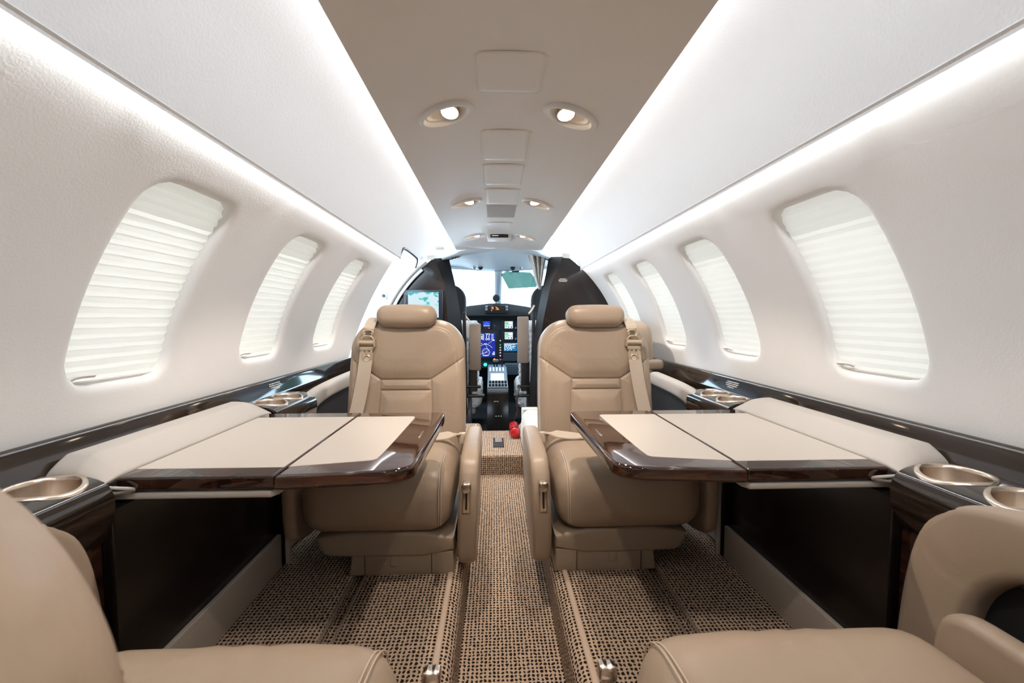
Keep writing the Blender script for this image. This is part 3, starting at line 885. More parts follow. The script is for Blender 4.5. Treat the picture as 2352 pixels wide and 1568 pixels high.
def seg_dist(px, pz, a, b):
    ax, az = a; bx, bz = b; dx, dz = bx - ax, bz - az
    t = np.clip(((px - ax) * dx + (pz - az) * dz) / (dx * dx + dz * dz), 0, 1)
    return np.hypot(px - ax - t * dx, pz - az - t * dz)

BH, BR, BZ0, BZ1 = .199, .105, .215, .664        # backrest half width, corner radius, foot and top (local z)
def back_y(z): return .392 + (z - .47) * .20
def back_front():
    nu, nv = 168, 190
    u = np.linspace(-1, 1, nu); u = np.sign(u) * (1 - (1 - np.abs(u)) ** 1.18)
    v = np.linspace(0, 1, nv); v = 1 - (1 - v) ** 1.12
    zz = BZ0 + (BZ1 - BZ0) * v
    zr = np.clip(zz - (BZ1 - BR), 0, BR)
    hw = BH - BR + np.sqrt(np.maximum(BR * BR - zr * zr, 0)) * 1.0 - .006 * np.clip((zz - .40) / .26, 0, 1)
    X = u[None, :] * hw[:, None]; Z = np.repeat(zz[:, None], nu, 1)
    # signed distance to outline
    qx = np.abs(X) - (BH - BR); qz = np.maximum(Z - (BZ1 - BR), 0)
    d_side = np.repeat((hw)[:, None], nu, 1) - np.abs(X)
    d_cor = BR - np.hypot(np.maximum(qx, 0), qz)
    d = np.minimum(np.maximum(d_side, 0), np.where(Z > BZ1 - BR, np.maximum(d_cor, 0), 9)); d = np.minimum(d, BZ1 - Z + 1e-4)
    r = .034; e = np.clip(d / r, 0, 1); rim = r * (1 - np.sqrt(np.maximum(0, 1 - (1 - e) ** 2)))
    segs = [((-.190, .532), (-.084, .462)), ((-.084, .462), (.084, .462)), ((.084, .462), (.190, .532)),
            ((-.084, .462), (-.097, .20)), ((.084, .462), (.097, .20)), ((-.0855, .4265), (.0855, .4265))]
    D = np.full(X.shape, 9.0)
    for a, b in segs: D = np.minimum(D, seg_dist(X, Z, a, b))
    groove = .0045 * np.exp(-(D / .0032) ** 2) - .0075 * (1 - np.exp(-(D / .022) ** 2)) * np.clip(d / .03, 0, 1)
    upper = Z > .462 + np.clip((np.abs(X) - .084) / .106, 0, 1) * .070
    groove -= np.where(upper, .006 * np.clip(D / .07, 0, 1), 0) * np.clip(d / .04, 0, 1)
    stitch = .0016 * np.exp(-((d - .026) / .0022) ** 2)
    Y = back_y(Z) + rim + groove + stitch + .010 * (X / BH) ** 2 * 0
    return X, Y, Z, hw

def make_seat(mir, loc, label):
    t = thing('cabin_seat', label, 'seat', loc, 'tan leather cabin seats')
    A = lambda name, v, f, m, p=None, **k: seat_mesh(name, v, f, m, p or t, mir, **k)
    # cushion
    def dz(x, y, z):
        fx = x / .2; yy = (y + .185) / .37
        if z > 0: z = z + .014 * (1 - fx ** 4) * math.sin(PI * min(1, max(0, yy * .9 + .1)))
        if y < 0: y = y - .012 * (1 - fx * fx) * (1 - abs(z) / .1)
        w = .0012 * math.sin(x * 95 + 2.2 * math.sin(x * 31)) * max(0, -y / .18) * (1 if z > -.02 else 0)
        z += w
        return (x, y, z)
    v, f = rbox((.197, .185, .085), .066, 7, dz)
    cu = A('seat_cushion', v + np.array([-.008, .187, .193]), f, M['seat'], angle=60)
    pth = smooth_path([(.152, .16, .284), (.154, .07, .281), (.155, .022, .262), (.156, .004, .225), (.156, -.001, .18), (.154, .010, .140)], 2)
    for off in (0, .006):
        v, f = tube([(x + off, y - .0002, z + .0002) for x, y, z in pth], .0011, 6); A('seam', v, f, M['thread'], cu)
    # skirt and plinth
    out = smooth_poly([(-.165, .116), (.192, .116), (.192, .050), (-.125, .050), (-.150, .066)], 1)
    v, f = prism(out, 'Y', .022, .34, .010, 3); A('seat_skirt', v, f, M['seat_shaded'], angle=50)
    out = [(-.072, .062), (.190, .062), (.192, .0), (-.080, .0)]
    v, f = prism(out, 'Y', .026, .33, .006, 3); pl = A('plinth', v, f, M['seat_shaded'], angle=50)
    for x in (-.038, .134):
        g = G(); g.box(x - .0007, x + .0007, .0245, .03, .004, .060); A('panel_joint', g.v, g.f, M['black'], pl, smooth=False)
    g = G(); g.box(.028, .048, .0235, .03, .026, .052, .001); A('pull_flap', g.v, g.f, M['seat_shaded'], pl)
    # backrest
    X, Y, Z, hw = back_front()
    nv, nu = X.shape
    V = list(zip(X.ravel(), Y.ravel(), Z.ravel())); F = []
    for j in range(nv - 1):
        for i in range(nu - 1): p = j * nu + i; F.append((p, p + 1, p + nu + 1, p + nu))
    per = [j * nu for j in range(nv)] + [(nv - 1) * nu + i for i in range(1, nu)] + [j * nu + nu - 1 for j in range(nv - 2, -1, -1)]
    st = len(V); m = len(per)
    for k, (dy, sc) in enumerate([(.030, 1.0), (.060, .985), (.075, .95), (.080, .88)]):
        for q in per:
            x, y, z = V[q]; V.append((x * sc, back_y(z) + .034 + dy, BZ0 + (z - BZ0) * (1 - (1 - sc) * .5)))
    rows = [per] + [[st + k * m + i for i in range(m)] for k in range(4)]
    for a, b in zip(rows[:-1], rows[1:]):
        for i in range(m - 1): F.append((a[i], b[i], b[i + 1], a[i + 1])[::-1])
    F.append(tuple(rows[-1])); 
    bk = A('backrest', V, F, M['seat'], angle=75)
    # stitching along the border
    g = G()
    for dd in (.0205, .031):
        pts = []
        for sx_ in (-1, 1):
            L_ = [(sx_ * (BH - dd - .002), z) for z in np.arange(.23, BZ1 - BR, .0052)]
            rr = BR - dd
            L_ += [(sx_ * (BH - BR + rr * math.cos(a)) - sx_ * .004, BZ1 - BR + rr * math.sin(a)) for a in np.arange(.0, 1.25, .0052 / rr)]
            for (x, z), (x2, z2) in zip(L_[:-1], L_[1:]):
                dx, dz_ = (x2 - x) * .62, (z2 - z) * .62; e = min(1, dd / .034); yy = back_y(z) + .034 * (1 - math.sqrt(1 - (1 - e) ** 2)) - .0095 * min(1, dd / .03) * .62
                nx, nz = -dz_, dx; l = math.hypot(nx, nz); nx, nz = nx / l * .0006, nz / l * .0006
                g.add([(x - nx, yy, z - nz), (x + nx, yy, z + nz), (x + dx + nx, yy, z + dz_ + nz), (x + dx - nx, yy, z + dz_ - nz), (x + dx / 2, yy - .0011, z + dz_ / 2)],
                      [(0, 1, 4), (1, 2, 4), (2, 3, 4), (3, 0, 4)])
    A('stitching', g.v, g.f, M['thread'], bk, smooth=False, kind='stuff')
    # headrest
    def dh(x, y, z):
        k = 1 - .05 * (1 if z < 0 else 0) * abs(z) / .036
        return (x * k, y - .006 * (1 - (x / .104) ** 2), z + .004 * (1 - (x / .104) ** 2) * (1 if z > 0 else -1.2))
    v, f = rbox((.102, .037, .0355), .032, 6, dh)
    v = np.array(v); ang = -.16
    v = np.stack([v[:, 0], v[:, 1] * math.cos(ang) - v[:, 2] * math.sin(ang), v[:, 1] * math.sin(ang) + v[:, 2] * math.cos(ang)], 1)
    hd = A('headrest', v + np.array([0, back_y(.66) - .006, .675]), f, M['seat'], angle=60)
    # aisle armrest: curved pad with chrome lever
    out = smooth_poly([(.045, .012), (.016, .06), (.000, .14), (.004, .225), (.030, .292), (.085, .313), (.30, .318), (.37, .310), (.385, .20), (.36, .03), (.10, .010)], 2)
    v, f = prism(out, 'X', .199, .249, .014, 4, puff=.0)
    lean = lambda p: (p[0] + (p[2] - .02) * .03, p[1], p[2])
    ar = A('armrest', [lean(p) for p in v], f, M['seat'], angle=60)
    g = G(); g.box(.2105, .2315, -.005, .012, .176, .256, .003); vv = [lean(p) for p in g.v]
    lv = A('recline_lever', vv, g.f, M['chrome'], ar)
    g = G(); g.box(.2185, .2235, -.0068, -.004, .186, .236, .0008); A('slot', [lean(p) for p in g.v], g.f, M['black'], ar)
    g = G()
    out = smooth_poly([(-.013, -.003), (-.012, .014), (-.005, .0165), (0, .0145), (.005, .0165), (.012, .014), (.013, -.003), (.006, -.009), (-.006, -.009)], 1)
    v, f = prism([(x + .2205, z + .243) for x, z in out], 'Y', -.022, -.004, .0035, 3); A('lever_knob', [lean(p) for p in v], f, M['chrome'], ar)
    # outboard arm pad
    out = smooth_poly([(.035, .07), (.018, .16), (.020, .27), (.040, .302), (.09, .306), (.33, .300), (.37, .285), (.37, .10), (.30, .05)], 2)
    v, f = prism(out, 'X', -.246, -.212, .013, 4); A('outboard_armrest', v, f, M['seat'], angle=60)
    # shoulder belt
    def band(pts, w, th_=.0012):
        P = smooth_path(pts, 2); V = []; F = []
        for i, p in enumerate(P):
            a = Vector(P[max(0, i - 1)]); b = Vector(P[min(len(P) - 1, i + 1)]); tdir = (b - a).normalized()
            side_ = Vector((1, 0, 0)); side_ = (side_ - tdir * side_.dot(tdir)).normalized(); nr = side_.cross(tdir)
            for sx_, sy_ in ((-1, -1), (1, -1), (1, 1), (-1, 1)): V.append(Vector(p) + side_ * (sx_ * w / 2) + nr * (sy_ * th_))
        for i in range(len(P) - 1):
            for k in range(4): F.append((i * 4 + k, i * 4 + (k + 1) % 4, i * 4 + 4 + (k + 1) % 4, i * 4 + 4 + k))
        F.append((3, 2, 1, 0)); n4 = (len(P) - 1) * 4; F.append((n4, n4 + 1, n4 + 2, n4 + 3))
        return V, F
    fy = lambda z, k=.0: back_y(z) - .016 - k
    v, f = band([(-.128, fy(.60, .005), .600), (-.131, fy(.54), .54), (-.138, fy(.47), .47), (-.148, fy(.40), .40), (-.163, fy(.32, .004), .32), (-.176, fy(.26, .01), .26)], .044)
    bl = A('shoulder_belt', v, f, M['belt'], angle=50)
    v, f = band([(-.116, back_y(.66) + .075, .625), (-.117, back_y(.66) + .06, .672), (-.119, back_y(.66) + .01, .668), (-.121, fy(.645, .008), .645), (-.122, fy(.632, .012), .632)], .036, .0022)
    A('belt_guide', v, f, M['belt'], bl, angle=50)
    g = G()
    ring = [(-.124 + .017 * math.cos(a), fy(.622, .014), .622 + .016 * math.sin(a) * (1 if math.sin(a) < 0 else .45)) for a in lin(0, 2 * PI, 24)[:-1]]
    g.tube(ring, .0032, 8, closed=True)
    g.tube([(-.141, fy(.628, .014), .632), (-.135, fy(.622, .014), .616)], .0032, 8); g.tube([(-.107, fy(.628, .014), .632), (-.113, fy(.622, .014), .616)], .0032, 8)
    ring = [(-.126 + .020 * math.cos(a), fy(.60, .014), .598 + .012 * math.sin(a)) for a in lin(0, 2 * PI, 20)[:-1]]
    g.tube(ring, .0025, 8, closed=True)
    A('belt_ring', g.v, g.f, M['beltmetal'], bl, angle=60)
    g = G(); g.tube([(-.152, fy(.585, .012), .587), (-.102, fy(.585, .012), .587)], .0085, 12)
    for x in (-.153, -.101): g.box(x - .002, x + .002, fy(.585, .024), fy(.585, -.004), .573, .600, .001)
    A('roller_buckle', g.v, g.f, M['beltmetal'], bl, angle=50)
    g = G(); y_ = fy(.55, .006)
    g.box(-.151, -.105, y_, y_ + .003, .562, .574, .001); g.box(-.146, -.140, y_, y_ + .003, .520, .563, .001); g.box(-.116, -.110, y_, y_ + .003, .520, .563, .001)
    g.box(-.131, -.125, y_, y_ + .003, .544, .563, .001); g.box(-.146, -.110, y_, y_ + .003, .516, .523, .001)
    ring = [(-.128 + .010 * math.cos(a), y_ + .0015, .535 + .010 * math.sin(a)) for a in lin(0, 2 * PI, 16)[:-1]]; g.tube(ring, .0026, 6, closed=True)
    A('belt_tongue', g.v, g.f, M['beltmetal'], bl, angle=50)
    # lap belt lying at the back of the cushion
    v, f = band([(.196, .30, .27), (.19, .285, .298), (.172, .268, .305), (.14, .262, .302), (.10, .258, .300), (.06, .256, .300), (.03, .258, .300)], .024, .002)
    lb = A('lap_belt', [(x, y + (z - .3) * .4, z + (y - .26) * .2) for x, y, z in v], f, M['belt'], angle=50)
    g = G(); g.box(.015, .066, .240, .268, .296, .311, .006); A('lap_buckle', g.v, g.f, M['belt'], lb)
    g = G(); g.lathe([(.0, .012), (.011, .010), (.014, 0), (.014, -.02)], (.196, .285, .296), 'Z', 14); A('belt_anchor', g.v, g.f, M['belt'], lb)
    return t

SZ = RZ - .002
s1 = make_seat(1, (-.333, 1.085, SZ), 'tan leather seat facing us behind the left table, belt over its left shoulder')
s2 = make_seat(-1, (.316, 1.085, SZ), 'tan leather seat facing us behind the right table, belt over its right shoulder')
NEARY = .548
n1 = dup(s2, (-.333, NEARY, SZ), PI, 'near left tan leather seat facing forward, its blurred backrest filling the lower left corner', 'tan leather cabin seats')
n2 = dup(s1, (.323, NEARY, SZ), PI, 'near right tan leather seat facing forward, only its cushion and outer armrest visible', 'tan leather cabin seats')

for nseat in (n1, n2):                     # the aisle armrests of the near seats are pushed down
    for ch in nseat.children:
        if ch.name.startswith('armrest'):
            ch.location = (.012 if nseat is n1 else -.018, .025, -.069)
            for q in ch.children:
                if q.name.startswith('lever_knob'): q.location = (0, -.012, .024)

for ch in n2.children:                    # reclined a touch further
    if ch.name.startswith(('backrest', 'headrest')): ch.location = (0, .035, 0)
# side-facing seat behind the right front seat
t = thing('jump_seat', 'tan side-facing seat against the right wall behind the front right seat', 'seat', (.52, 2.1, SZ))
def dsv(x, y, z): return (x, y, z)
v, f = prism(smooth_poly([(1.865, .42), (1.85, .62), (1.85, .80), (1.87, .90), (1.92, .945), (2.10, .95), (2.30, .94), (2.38, .88), (2.40, .6), (2.38, .42)], 2), 'X', .565, .662, .03, 4)
mesh('backrest', v, f, M['seat'], t, angle=60)
v, f = rbox((.19, .25, .07), .05, 4); mesh('seat_cushion', np.array(v) + np.array([.44, 2.13, .52]), f, M['seat'], t)
v, f = rbox((.17, .24, .075), .02, 3); mesh('plinth', np.array(v) + np.array([.44, 2.13, .368]), f, M['seat_shaded'], t)
g = G(); g.box(.50, .70, 1.84, 1.90, .735, .780, .018, 4); g.build('armrest', M['seat'], t)

# ------------------------------------------------------------------ bulkheads, door, cockpit
def bulkhead(name, s, y0, y1, edge0, edge1, lab):
    """dark glossy divider: aft face at y0 out to the fuselage, angled aisle face from edge0 (at y0) to edge1 (at y1)."""
    V = []; F = []
    zs = [RZ, .5, .75, .955, 1.06, 1.16, 1.25, 1.34]
    def ex(e, z): return float(np.interp(z, [p[1] for p in e], [p[0] for p in e]))
    for z in zs:
        xo = math.sqrt(max(.01, (R0 + .006) ** 2 - (z - ZC) ** 2))
        a = ex(edge0, z); b = ex(edge1, z)
        V += [(s * max(xo, a + .01), y0, z), (s * a, y0, z), (s * b, y1, z + (.03 if z == zs[-1] else 0)), (s * max(xo, a + .01), y1, z)]
    for i in range(len(zs) - 1):
        for k in range(4):
            q = (i * 4 + k, i * 4 + (k + 1) % 4, i * 4 + 4 + (k + 1) % 4, i * 4 + 4 + k); F.append(q[::-1] if s > 0 else q)
    n = (len(zs) - 1) * 4
    q = (n, n + 1, n + 2, n + 3); F.append(q[::-1] if s > 0 else q)
    o = mesh(name, V, F, M['wedge'], angle=20); o['kind'] = 'structure'
    o.data.materials.append(M['satin'])
    for i, pl_ in enumerate(o.data.polygons):
        if i % 4 == 1 and i < 4 * (len(zs) - 1): pl_.material_index = 1
    return o
eR0 = [(.215, RZ), (.235, .7), (.275, .955), (.316, 1.158), (.392, 1.34)]
eR1 = [(.20, RZ), (.215, .7), (.252, .955), (.30, 1.20), (.342, 1.37)]
eL0 = [(.245, RZ), (.29, .7), (.335, .955), (.352, 1.18), (.417, 1.348)]
eL1 = [(.22, RZ), (.24, .7), (.262, .955), (.305, 1.22), (.357, 1.38)]
bR = bulkhead('wall_front_right', 1, 2.72, 2.95, eR0, eR1, '')
bL = bulkhead('wall_front_left', -1, 2.83, 3.02, eL0, eL1, '')
g = G(); print_rows(g, (.395, 2.7195, 1.205), (1, 0, 0), (0, 0, -1), (0, -1, 0), [.040, .055, .048], h=.0035, gap=.0075); g.build('placard_print', M['print'], bR)
for s, y0, y1, e0, e1, o in ((1, 2.72, 2.95, .388, .345, bR), (-1, 2.83, 3.02, .414, .36, bL)):
    V = [(s * (e0 + .006), y0 - .001, 1.334), (s * (e1 + .004), y1, 1.366), (s * (e1 - .002), y1, 1.395), (s * (e0 + .0), y0 - .001, 1.364), (s * (e0 + .05), y0 - .001, 1.33), (s * (e0 + .05), y0 - .001, 1.36)]
    mesh('cap_trim', V, [(0, 1, 2, 3), (4, 0, 3, 5), (3, 2, 5)], M['bezelw'], o, smooth=False)

# entrance door opening in the left wall
V = []; F = []
ths = lin(-.62, .93, 28)
for t_ in ths:
    for r, y in ((R0 - .002, 2.83), (R0 + .004, 2.765), (R0 + .30, 2.80), (R0 + .30, 2.86)):
        x, z = circ(t_, r); V.append((-x, y, z))
for i in range(len(ths) - 1):
    for k in range(3): p = i * 4 + k; F.append((p, p + 1, p + 5, p + 4))
dj = mesh('door_1', V, F, M['white'], angle=40); dj['kind'] = 'structure'
for rr, yy, ra in ((R0 + .012, 2.762, .013), (R0 - .014, 2.80, .011)):
    g = G(); g.tube([(-circ(t_, rr)[0], yy, circ(t_, rr)[1]) for t_ in lin(-.5, .86, 32)], ra, 10); g.build('door_seal', M['white'], dj)
g = G(); g.tube(smooth_path([(-.512, 2.243, 1.262), (-.497, 2.246, 1.31), (-.494, 2.30, 1.320), (-.494, 2.60, 1.320), (-.497, 2.69, 1.312), (-.520, 2.74, 1.272)], 2), .0075, 10, flat=.6); g.build('corner_seal', M['black'], dj)
g = G(); g.box(-.741, -.700, 2.752, 2.766, 1.072, 1.122, .006); g.build('latch_plate', M['grey'], dj)
g = G(); g.lathe([(.0, -.006), (.008, -.006), (.0105, -.002), (.0105, .004)], (-.722, 2.750, 1.098), 'Y', 16); g.build('latch_button', M['black'], dj)
# upper panel foot over the door way
t = thing('ceiling_pull', 'small white fold-down hook on the upper left panel near cockpit', 'hook', (-.36, 2.62, 1.40))
g = G(); c_ = Vector((-.345, 2.58, 1.378)); g.box(-.375, -.325, 2.52, 2.60, 1.358, 1.372, .005); g.build('flap', M['white'], t)

# wall monitor on the left bulkhead
t = thing('map_monitor', 'wall monitor with teal moving map on left bulkhead', 'monitor', (-.49, 2.82, 1.02))
g = G(); g.box(-.612, -.362, 2.800, 2.829, .895, 1.140, .005); g.build('bezel', M['bezel'], t)
g = G(); g.box(-.580, -.388, 2.7975, 2.801, .962, 1.124); g.build('screen', M['map'], t, smooth=False)
g = G(); g.box(-.606, -.585, 2.797, 2.801, .99, 1.105, .002); g.build('button_strip', M['black'], t)
g = G()
for z in (1.09, 1.06, 1.03): g.box(-.600, -.592, 2.795, 2.798, z - .006, z + .006, .001)
g.build('button', M['dash'], t)

# curtain at the right of the cockpit opening
V = []; F = []
nz, nx_ = 26, 40
for j in range(nz + 1):
    k = j / nz; z = 1.392 - .235 * k
    for i in range(nx_ + 1):
        q = i / nx_; wd = .115 * (1 - k) ** .8 + .014
        x = .325 - .040 * k - wd * (1 - q) * (1 - .25 * k); y = 3.00 + .016 * math.sin(q * 21 + k * 3) + .008 * math.sin(q * 47 + 1)
        V.append((x, y, z + .012 * math.sin(q * 15) * (1 - k)))
for j in range(nz):
    for i in range(nx_): p = j * (nx_ + 1) + i; F.append((p, p + 1, p + nx_ + 2, p + nx_ + 1))
o = mesh('curtain', V, F, M['curtain']); tag(o, 'bunched grey beige curtain at the right of the cockpit opening', 'curtain')
sm = o.modifiers.new('thick', 'SOLIDIFY'); sm.thickness = .003

# cockpit shell
V = []; F = []
xs = lin(-.50, .50, 24)
def lz0(x): return 1.420 - .55 * x * x
def lz1(x): return 1.338 + .22 * x * x
for j in range(9):
    k = j / 8
    for x in xs:
        bulge = .035 * math.sin(PI * k) * max(0, math.cos(abs(abs(x) - .17) / .12 * PI / 2)) if abs(abs(x) - .17) < .12 else 0
        V.append((x, 2.92 + .66 * k, lz0(x) * (1 - k) + lz1(x) * k + .012 * math.sin(PI * k) - bulge * .6))
for j in range(8):
    for i in range(24): p = j * 25 + i; F.append((p, p + 1, p + 26, p + 25))
lin_ = mesh('ceiling_cockpit', V, F, M['cockpit']); lin_['kind'] = 'structure'
sm = lin_.modifiers.new('thick', 'SOLIDIFY'); sm.thickness = .02; sm.offset = 1
for s in (-1, 1):
    g = G()
    for k in range(4):
        pts = [(s * (.25 + .020 * k + .035 * q), 2.99 + .05 * q, lz0(.25 + .02 * k + .035 * q) * (1 - (.07 + .05 * q) / .66) + lz1(.3) * (.07 + .05 * q) / .66 + .004) for q in lin(0, 1, 6)]
        g.tube(pts, .0045, 6)
    g.build('vent_louvre', M['blackm'], lin_)
for k, (x, y, r, m_) in enumerate([(-.190, 3.42, .016, 'grey'), (-.140, 3.42, .020, 'blackm'), (.112, 3.42, .021, 'blackm'), (.172, 3.42, .016, 'grey')]):
    z = 1.356
    g = G(); g.lathe([(.0, -r * 1.1), (r * .55, -r * 1.05), (r * .9, -r * .5), (r, 0), (r, .03)], (x, y, z), 'Z', 16); g.build('gasper_vent', M[m_], lin_)
    g = G(); g.lathe([(r * 1.35, -.002), (r * 1.3, .006), (r * 1.3, .02)], (x, y, z + .004), 'Z', 16); g.build('vent_collar', M['cockpit'], lin_)
for s, nm in ((-1, 'wall_cockpit_left'), (1, 'wall_cockpit_right')):
    V = [(s * .74, 2.95, .1), (s * .74, 2.95, .98), (s * .60, 4.25, 1.02), (s * .60, 4.25, .1)]
    o = mesh(nm, V, [(0, 1, 2, 3)], M['dash'], smooth=False); o['kind'] = 'structure'
    V = [(s * .74, 2.86, .1), (s * .74, 2.86, 1.3), (s * .74, 2.95, 1.3), (s * .74, 2.95, .1)]
o = mesh('wall_front', [(-.62, 4.25, .1), (.62, 4.25, .1), (.62, 4.25, 1.02), (-.62, 4.25, 1.02)], [(0, 1, 2, 3)], M['blackm'], smooth=False); o['kind'] = 'structure'
# windshield: two panes and centre post
for s, nm in ((-1, 'window_8'), (1, 'window_9')):
    V = [(s * .028, 4.12, 1.03), (s * .57, 3.98, 1.02), (s * .52, 3.45, 1.36), (s * .028, 3.585, 1.352)]
    o = mesh(nm, V, [(0, 1, 2, 3)], M['glass'], smooth=False); o['kind'] = 'structure'
    g = G(); g.tube([V[1], V[2]], .025, 8); g.tube([V[2], V[3]], .012, 8); g.build('pane_frame', M['cockpit'], o)
pst = thing('trim_7', None, None, (0, 3.85, 1.2), kind='structure')
g = G(); v, f = tube([(0, 4.10, 1.04), (0, 3.57, 1.345)], .032, 8, flat=.5); g.add(v, f); g.build('post', M['cockpit'], pst)
g = G(); g.tube([(-.002, 3.99, 1.135), (-.002, 3.60, 1.345)], .009, 8, flat=1.0); v = g.v; mesh('post_groove', [(x, y - .012, z - .016) for x, y, z in v], g.f, M['blackm'], pst)
t = thing('compass', 'round black compass at the foot of the windshield post', 'compass', (-.016, 3.80, 1.10))
g = G(); g.lathe([(.0, -.006), (.026, -.006), (.032, -.001), (.033, .012), (.028, .04), (.0, .045)], (-.016, 3.80, 1.133), 'Y', 24); g.build('body', M['blackm'], t)
g = G(); g.lathe([(.0, -.008), (.022, -.008), (.024, -.005)], (-.016, 3.80, 1.133), 'Y', 20); g.build('dial', M['bezel'], t)
g = G(); g.box(-.028, -.004, 3.795, 3.8, 1.131, 1.135); g.build('dial_mark', M['dashl'], t)
g = G(); g.tube([(-.016, 3.815, 1.11), (-.012, 3.93, 1.09)], .012, 8); g.build('bracket', M['cockpit'], t)
t = thing('sun_visor', 'teal tinted visor hanging at top of right windshield', 'visor', (.17, 3.6, 1.34))
v, f = prism([(.020, 1.318), (.065, 1.342), (.265, 1.335), (.318, 1.275), (.316, 1.215), (.085, 1.200)], 'Y', 3.598, 3.603); mesh('visor_sheet', v, f, M['teal'], t, smooth=False)
g = G(); g.box(.110, .172, 3.585, 3.606, 1.335, 1.352, .004); g.box(.125, .157, 3.58, 3.606, 1.345, 1.375, .004); g.build('clip', M['black'], t)

# glareshield and instrument panel
t = thing('instrument_panel', 'dark instrument panel with lit displays under the windshield', 'instrument panel', (0, 4.0, .6))
out = [(-.60, 1.0), (-.42, 1.035), (-.25, 1.068), (-.08, 1.088), (.08, 1.088), (.25, 1.062), (.42, 1.028), (.60, .99), (.60, .93), (.3, .975), (-.3, .975), (-.60, .93)]
v, f = prism(out, 'Y', 3.85, 4.2, .008, 2); mesh('glareshield', v, f, M['blackm'], t, angle=60)
g = G(); g.box(-.60, .60, 4.0, 4.1, .50, .985, .004); g.build('panel_face', M['dash'], t)
g = G(); g.box(-.112, .086, 3.835, 3.86, 1.002, 1.070, .003); ann = g.build('annunciator', M['black'], t)
g = G()
for (x0, x1, z0, z1, m_) in [(-.112, -.090, 1.050, 1.066, 0), (-.112, -.092, 1.026, 1.044, 0), (.064, .086, 1.050, 1.066, 0), (.066, .086, 1.026, 1.044, 0)]: g.box(x0, x1, 3.830, 3.836, z0, z1, .001)
g.build('button', M['grey'], ann)
g = G(); g.box(-.060, -.052, 3.832, 3.836, 1.046, 1.060); g.box(-.060, -.052, 3.832, 3.836, 1.036, 1.043); g.build('red_caption', M['l_red'], ann)
g = G()
for x0, z0 in ((-.0495, 1.052), (-.0495, 1.044), (-.049, 1.036), (-.061, 1.022), (-.022, 1.052), (-.018, 1.047), (-.010, 1.044), (-.010, 1.036), (-.004, 1.030), (.0, 1.034), (-.020, 1.032)): g.box(x0, x0 + .008, 3.832, 3.836, z0, z0 + .006)
g.build('amber_caption', M['l_amber'], ann)
YF = 4.0
def disp(name, x0, x1, z0, z1, bx0, bx1, bz0, bz1, m_):
    g = G(); g.box(bx0, bx1, YF - .018, YF + .002, bz0, bz1, .004); b_ = g.build(name, M['bezel'], t)
    g = G(); g.box(x0, x1, YF - .020, YF - .017, z0, z1); g.build('screen', M[m_], b_, smooth=False); return b_
yg = YF - .0215
def line(g, pts, w=.0022, y=yg):
    for (a, b) in zip(pts[:-1], pts[1:]):
        d = np.array([b[0] - a[0], b[1] - a[1]]); l = np.linalg.norm(d)
        if l < 1e-6: continue
        n_ = np.array([-d[1], d[0]]) / l * w / 2
        g.add([(a[0] + n_[0], y, a[1] + n_[1]), (a[0] - n_[0], y, a[1] - n_[1]), (b[0] - n_[0], y, b[1] - n_[1]), (b[0] + n_[0], y, b[1] + n_[1])], [(0, 1, 2, 3)])
b_ = disp('flight_display', -.205, -.025, .604, .822, -.232, .008, .574, .858, 'scr_blue')
g = G()
arc = lambda cx, cz, r, a0, a1, n=24: [(cx + r * math.cos(a), cz + r * math.sin(a)) for a in lin(a0, a1, n)]
line(g, arc(-.115, .648, .072, .55, PI - .55), .0028); line(g, arc(-.110, .647, .034, 0, 2 * PI), .0026)
line(g, [(-.115, .72), (-.085, .655)], .002); line(g, [(-.088, .725), (-.05, .755)], .002); line(g, [(-.11, .645), (-.17, .628)], .002); line(g, [(-.14, .617), (-.085, .617)], .004)
for k in range(10): a = 2 * PI * k / 10; line(g, [(-.110 + .026 * math.cos(a), .647 + .026 * math.sin(a)), (-.110 + .021 * math.cos(a), .647 + .021 * math.sin(a))], .003)
line(g, [(-.118, .644), (-.098, .652)], .006)
for z in (.648, .636, .626): line(g, [(-.046 - .006 * (z < .64), z), (-.029, z)], .006)
line(g, [(-.163, .727), (-.145, .727)], .003); line(g, [(-.128, .725), (-.100, .725)], .004)
for cx in (-.185, -.144):
    line(g, [(cx - .014, .757), (cx - .014, .812), (cx + .014, .812), (cx + .014, .757)], .003); line(g, [(cx - .006, .80), (cx - .006, .765)], .005); line(g, [(cx + .005, .805), (cx + .005, .76)], .006)
for cx in (-.105, -.083): line(g, [(cx - .010, .815), (cx + .010, .815), (cx, .80), (cx, .775)], .005); line(g, arc(cx, .767, .008, 0, 2 * PI, 10), .004)
for z in (.812, .80, .787, .775, .763): line(g, [(-.062, z), (-.040, z)], .004)
line(g, [(-.05, .757), (-.03, .757)], .008)
mesh('symbols', g.v, g.f, M['scr_white'], b_, smooth=False)
b_ = disp('standby_display', -.135, -.072, .858, .930, -.142, -.062, .848, .940, 'scr_sky')
g = G(); g.box(-.135, -.072, YF - .0205, YF - .0195, .858, .884); g.build('ground_half', M['scr_brown'], b_, smooth=False)
g = G(); line(g, [(-.125, .905), (-.112, .905)]); line(g, [(-.098, .905), (-.083, .905)]); line(g, [(-.104, .915), (-.104, .922)]); line(g, [(-.132, .889), (-.075, .889)], .004); line(g, [(-.085, .87), (-.078, .866)], .005)
mesh('symbols', g.v, g.f, M['scr_white'], b_, smooth=False)
